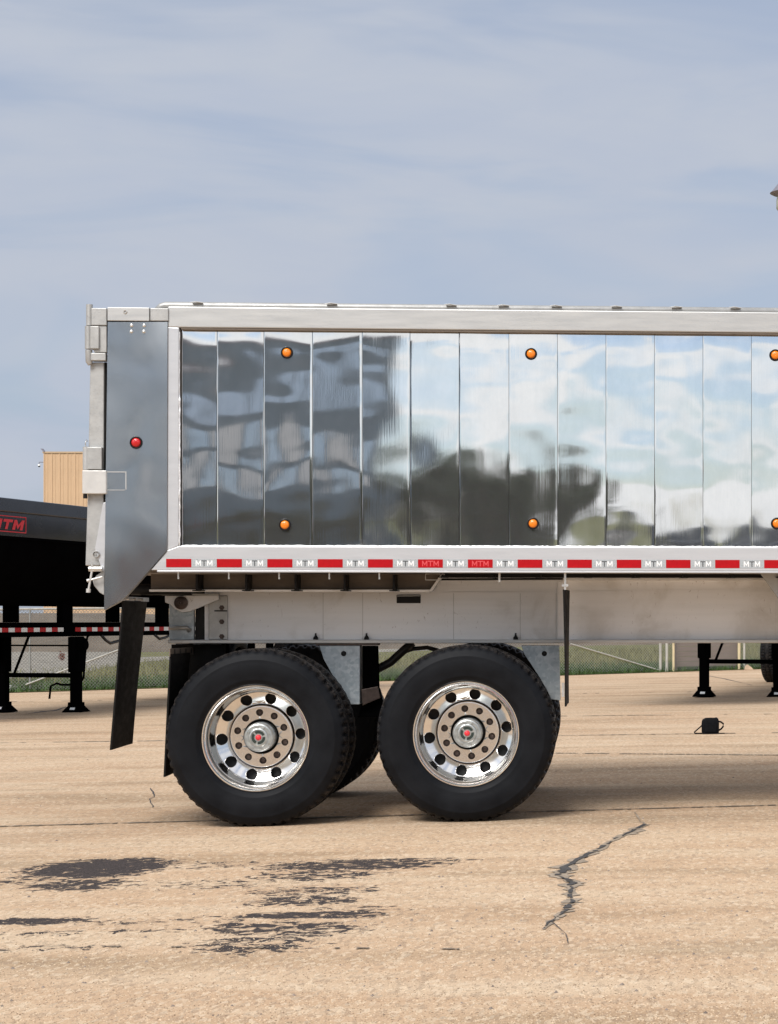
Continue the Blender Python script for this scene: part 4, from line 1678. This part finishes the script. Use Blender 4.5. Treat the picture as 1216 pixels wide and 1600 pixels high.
def on_fence(px, py, off=.22):
    x_ = -8.0
    for _ in range(40):
        x_ = (px - PX) / F * (edge_y(x_) + off)
    Y = edge_y(x_) + off
    return at(px, py, Y)


for a, c_ in (((892, 1006), (1029, 1047)), ((40, 1070), (192, 1013))):
    g = MB()
    g.tube([on_fence(*a), on_fence(*c_)], .016, 8)
    o = g.build('brace_rail', M['post'], fence)
    o.location = -fence.location

# board gate behind the chain link
def fence_x(px):
    x_ = -8.0
    for _ in range(40):
        x_ = (px - PX) / F * (edge_y(x_) + .4)
    return x_


xa, xb = fence_x(1056), fence_x(1152)
gate = empty('board_gate', fpt((xa + xb) / 2, 0, .42), math.atan2(.62, 1), 'mauve brown board gate standing behind the chain link fence', 'gate')
half = (xb - xa) / 2 * 1.1766
bm_ = None
for k in range(13):
    me = MB().box(-half, half, -.012, .012, 0, .108).mesh('board', M['board']) if bm_ is None else bm_
    bm_ = me
    place('board', me, gate, (0, random.uniform(-.004, .004), .09 + k * .116))
for s_ in (-1, 1):
    MB().box(s_ * half * .96 - .03, s_ * half * .96 + .03, .013, .06, 0, 1.6).build('gate_stile', M['board'], gate)

p = Gp(15, 1079)
cbk = empty('concrete_block', (p.x, p.y + .1, gz(p.x)), R(12), 'pale concrete block lying at the grass edge near the left trailer', 'block')
MB().prism([(-.11, .0), (.11, .0), (.12, .075), (-.10, .115)], -.09, .09).build('block_body', M['concrete'], cbk, bevel=.008)
p = Gp(1170, 1047)
st = MB()
st.prism([(-.10, 0), (.12, 0), (.07, .06), (-.03, .13), (-.08, .09)], -.05, .05)
o = st.build('stone', mat('tan_stone', (.50, .38, .27), .9, 0, .2, 12), bevel=.012)
o.location = (p.x, p.y + .15, gz(p.x))
tag(o, 'tan stone lying at the foot of the fence near the right posts', 'stone')

# rust coloured shrub on the gravel
def leaf_cloud(name, n, c, rad_, size, m, seed, parent=None):
    g_ = np.random.default_rng(seed)
    d = g_.normal(size=(n, 3))
    d /= np.linalg.norm(d, axis=1)[:, None]
    rr_ = (g_.random(n) ** .45)[:, None]
    lump = np.array([.75 + .5 * mnoise.noise(Vector(tuple(q * 1.6 + seed))) for q in d])[:, None]
    pts_ = d * rr_ * lump * np.array(rad_) + np.array(c)
    ax = g_.normal(size=(n, 3))
    ax /= np.linalg.norm(ax, axis=1)[:, None]
    bx = np.cross(ax, g_.normal(size=(n, 3)))
    bx /= np.linalg.norm(bx, axis=1)[:, None]
    s_ = (g_.uniform(.6, 1.3, n) * size)[:, None]
    v = np.stack([pts_ - ax * s_, pts_ + bx * s_ * .5, pts_ + ax * s_, pts_ - bx * s_ * .5], 1).reshape(-1, 3)
    me = bpy.data.meshes.new(name)
    me.from_pydata(v.tolist(), [], np.arange(4 * n).reshape(-1, 4).tolist())
    me.materials.append(m)
    o = bpy.data.objects.new(name, me)
    C.objects.link(o)
    if parent: o.parent = parent
    return o


p = Gp(97, 1034)
sh = empty('rust_shrub', (p.x, p.y, gz(p.x)), 0, 'small rust coloured shrub on the gravel beyond the left trailer legs', 'shrub')
leaf_cloud('foliage', 420, (0, 0, .2), (.15, .15, .24), .03, M['redleaf'], 3, sh)
g = MB()
g.tube([(0, 0, 0), (.01, 0, .2)], .012, 6)
g.build('stem', M['bark'], sh)

# ------------------------------------------------------------------ tan building far left, with its lamp and camera
bx0 = at(68, 708, 160.0)
bz0 = gz(bx0.x)
zt = bx0.z
tb_ = empty('tan_building', (bx0.x, 160, bz0), 0, 'tan metal clad warehouse rising beyond the left black trailer', 'building')
H = zt - bz0
LEN = 30.0
MB().box(.10, LEN, .10, 22, -.5, H - .1).build('wall', M['tanclad'], tb_)
pw = .60
cl = MB()
cl.prism([(0, 0), (pw, 0), (pw, H), (0, H)], .02, .099)
cl.prism([(.02, 0), (.10, 0), (.10, H), (.02, H)], -.02, .0195)
cl.prism([(.30, 0), (.34, 0), (.34, H), (.30, H)], .0, .0195)
clm = cl.mesh('cladding_panel', M['tanclad'])
for k in range(int(LEN / pw)):
    place('cladding_panel', clm, tb_, (k * pw, 0, 0))
cls = [place('cladding_panel', clm, tb_, (0, 22 - k * pw, 0), (0, 0, -math.pi / 2)) for k in range(36)]
MB().box(-.06, LEN + .05, -.05, 22.1, H, H + .12).build('roof', mat('tan_roof_trim', (.50, .35, .22), .6, 0, .05, 1), tb_)
sc_ = empty('security_camera', (bx0.x, 160, HC + (PY - 722) / F * 160), 0, 'white dome security camera on an arm at the tan building corner', 'camera')
g = MB()
g.tube([(-.03, .1, 0), (-.30, .0, .0), (-.33, 0, -.04), (-.33, 0, -.16)], .03, 8)
g.build('arm', M['lampcap'], sc_)
g = MB()
g.tube([(-.33, 0, -.16), (-.33, 0, -.20), (-.33, 0, -.30)], [.05, .10, .10], 12)
g.build('housing', M['whitewall'], sc_)
g = MB()
g.tube([(-.33, 0, -.30), (-.33, 0, -.36), (-.33, 0, -.40)], [.09, .075, .02], 12)
g.build('dome', M['dark'], sc_)
fl_ = empty('security_lamp', (bx0.x, 160, HC + (PY - 706.5) / F * 160), 0, 'small tilted floodlight on the roof corner of the tan building', 'lamp')
g = MB()
g.tube([(.07, .06, -.03), (.07, .06, .08)], .03, 8)
g.build('bracket', M['lampcap'], fl_)
g = MB()
g.add([(-.20, -.1, .26), (-.06, -.1, .24), (.12, -.1, .03), (.04, -.1, .01), (-.20, .15, .30), (-.06, .15, .28), (.12, .15, .07), (.04, .15, .05)],
      [(0, 3, 2, 1), (4, 5, 6, 7), (0, 1, 5, 4), (1, 2, 6, 5), (2, 3, 7, 6), (3, 0, 4, 7)])
g.build('lamp_head', M['lampcap'], fl_)

# street lamp whose cap just enters the picture at the right
tip = at(1203, 302, 32.0)
lr = .32
lx = tip.x + lr
slamp = empty('street_lamp', (lx, 32.0, gz(lx)), 0, 'grey lamp with conical cap entering at the right edge of the sky', 'street lamp')
zl = tip.z - gz(lx)


def zlathe(prof, seg=24):
    g = MB()
    g.lathe(prof, seg)
    g.v = [(x_, z_, y_) for x_, y_, z_ in g.v]
    g.f = [tuple(reversed(f_)) for f_ in g.f]
    return g


zlathe([(.02, zl + .34), (.10, zl + .27), (lr - .03, zl + .025), (lr, zl), (lr - .04, zl - .02), (lr - .12, zl - .05), (.18, zl - .045)]).build('lamp_cap', M['lampcap'], slamp, auto=35)
zlathe([(lr - .115, zl - .045), (lr - .10, zl - .12), (.22, zl - .24), (.14, zl - .33), (.07, zl - .36)]).build('lamp_globe', M['lampglobe'], slamp, auto=50)
zlathe([(.09, zl - .33), (.09, zl - .42), (.05, zl - .46), (.055, 1.2), (.075, .9), (.09, .1), (.14, .05), (.14, 0)]).build('pole', M['lampcap'], slamp, auto=35)


# ------------------------------------------------------------------ what stands behind the camera and shows in the polished side
def tree(x, y, h, w, seed, m, label):
    t = empty('tree', (x, y, gz(x)), 0, label, 'tree', 'trees across the road')
    r_ = random.Random(seed)
    g = MB()
    g.tube([(0, 0, -.1), (.05, 0, h * .25), (-.05, .1, h * .5), (.05, 0, h * .8)], [.22, .17, .11, .04], 10)
    for k in range(5):
        a = r_.uniform(0, 6.28)
        z_ = h * r_.uniform(.3, .55)
        g.tube([(0, 0, z_), (w * .25 * math.cos(a), w * .25 * math.sin(a), z_ + h * .15), (w * .45 * math.cos(a), w * .45 * math.sin(a), z_ + h * .25)], [.09, .05, .02], 6)
    g.build('trunk', M['bark'], t, smooth=True)
    leaf_cloud('crown', 3200, (0, 0, h * .58), (w * .55, w * .55, h * .46), .17, m, seed, t)
    return t


for i, (x, y, h, w, lab) in enumerate([(-2.2, -46, 7.4, 4.6, 'broad green tree beside the blue grey office'), (-.2, -50, 7.0, 4.4, 'tallest green tree across the road'), (1.2, -47, 6.2, 3.6, 'smaller olive tree across the road'), (2.5, -49, 7.9, 2.4, 'narrow dark tree at the end of the tree row')]):
    tree(x, y, h, w, 40 + i, M['leaf2'] if i % 2 else M['leaf'], lab)

hg_ = empty('hedge', (.2, -52, gz(.2)), 0, 'long clipped green hedge behind the tree row across the road', 'hedge')
leaf_cloud('foliage', 5200, (0, 0, 1.7), (5.2, 1.0, 2.3), .15, M['leaf'], 77, hg_)
for k in range(5):
    MB().tube([(-3.6 + k * 1.8, 0, -.1), (-3.55 + k * 1.8, .05, 1.8)], .06, 6).build('stem', M['bark'], hg_)
ob = empty('office_building', (-9.0, -38, gz(-9.0)), 0, 'blue grey office with white panels across the road', 'building')
MB().box(-6.0, 5.9, -10, 0, -.3, 10.6).build('wall', M['steelblue'], ob)
MB().box(-6.1, 6.0, -10.1, .15, 10.6, 10.9).build('roof', M['lampcap'], ob)
wpm = MB().box(-.55, .55, .02, .10, 0, 1.15).mesh('white_panel', M['whitewall'])
wnm = MB().box(-.62, .62, .02, .06, 0, 1.0).mesh('window', M['mirrorglass'])
for r_, z_ in enumerate((4.6, 6.2)):
    for k in range(8):
        place('white_panel' if (k + r_) % 2 else 'window', wpm if (k + r_) % 2 else wnm, ob, (-5.3 + k * 1.45, 0, z_))
for k in range(8):
    place('window', wnm, ob, (-5.3 + k * 1.45, 0, 8.4))
for i, (x, y) in enumerate(((-12.2, -35.5), (-9.9, -35.2), (-7.9, -35.6), (-5.9, -35.0), (-4.2, -35.4))):
    sb = empty('bush', (x, y, gz(x)), 0, ('low olive bush at the end of the office front away from the trees', 'rust coloured bush in front of the blue grey office', 'middle olive bush of the row before the office', 'olive bush next but one to the trees before the office', 'olive bush nearest the tree row before the office')[i], 'bush', 'bushes before the office')
    leaf_cloud('foliage', 1500, (0, 0, 1.9), (1.2, .9, 2.0), .12, M['redleaf'] if i == 1 else M['leaf2'], 60 + i, sb)
    MB().tube([(0, 0, 0), (.02, 0, 2.2)], .05, 6).build('stem', M['bark'], sb)


def car():
    c_ = empty('parked_car', (0, 0, 0), 0, cat='car', group='dark cars parked across the road')
    g = MB()
    prof = [(-2.2, .35), (2.2, .35), (2.25, .7), (2.1, .95), (1.3, 1.02), (-2.1, 1.05), (-2.25, .7)]
    g.prism(prof, -.88, .88)
    g.build('body', M['carpaint'], c_, bevel=.08)
    g = MB()
    g.prism([(-2.0, 1.04), (1.15, 1.02), (.45, 1.62), (-1.6, 1.66)], -.76, .76)
    g.build('cabin', M['darkglass'], c_, bevel=.06)
    MB().prism([(-1.62, 1.661), (.44, 1.625), (.35, 1.69), (-1.5, 1.72)], -.72, .72).build('roof', M['carpaint'], c_, bevel=.02)
    for x in (-1.4, 1.4):
        for y in (-.86, .66):
            w = MB().lathe([(.0005, 0), (.2, 0), (.33, .03), (.34, .1), (.33, .2), (.0005, .2)], 24).build('wheel', M['tyre'], c_, smooth=True)
            w.location = (x, y, .34)
    return c_


c0 = car()
for i, (x, y, rz_, lab) in enumerate(((4.2, -31, 1.5, 'dark car parked across the road, nearest the trees'), (6.5, -31, 1.6, 'dark car parked in the middle across the road'), (8.8, -31, 1.55, 'dark car parked across the road, farthest from the trees'))):
    o = c0 if i == 0 else copy_tree(c0)
    o.location = (x, y, gz(x) + .006)
    o.rotation_euler = (0, 0, rz_)
    o['label'] = lab
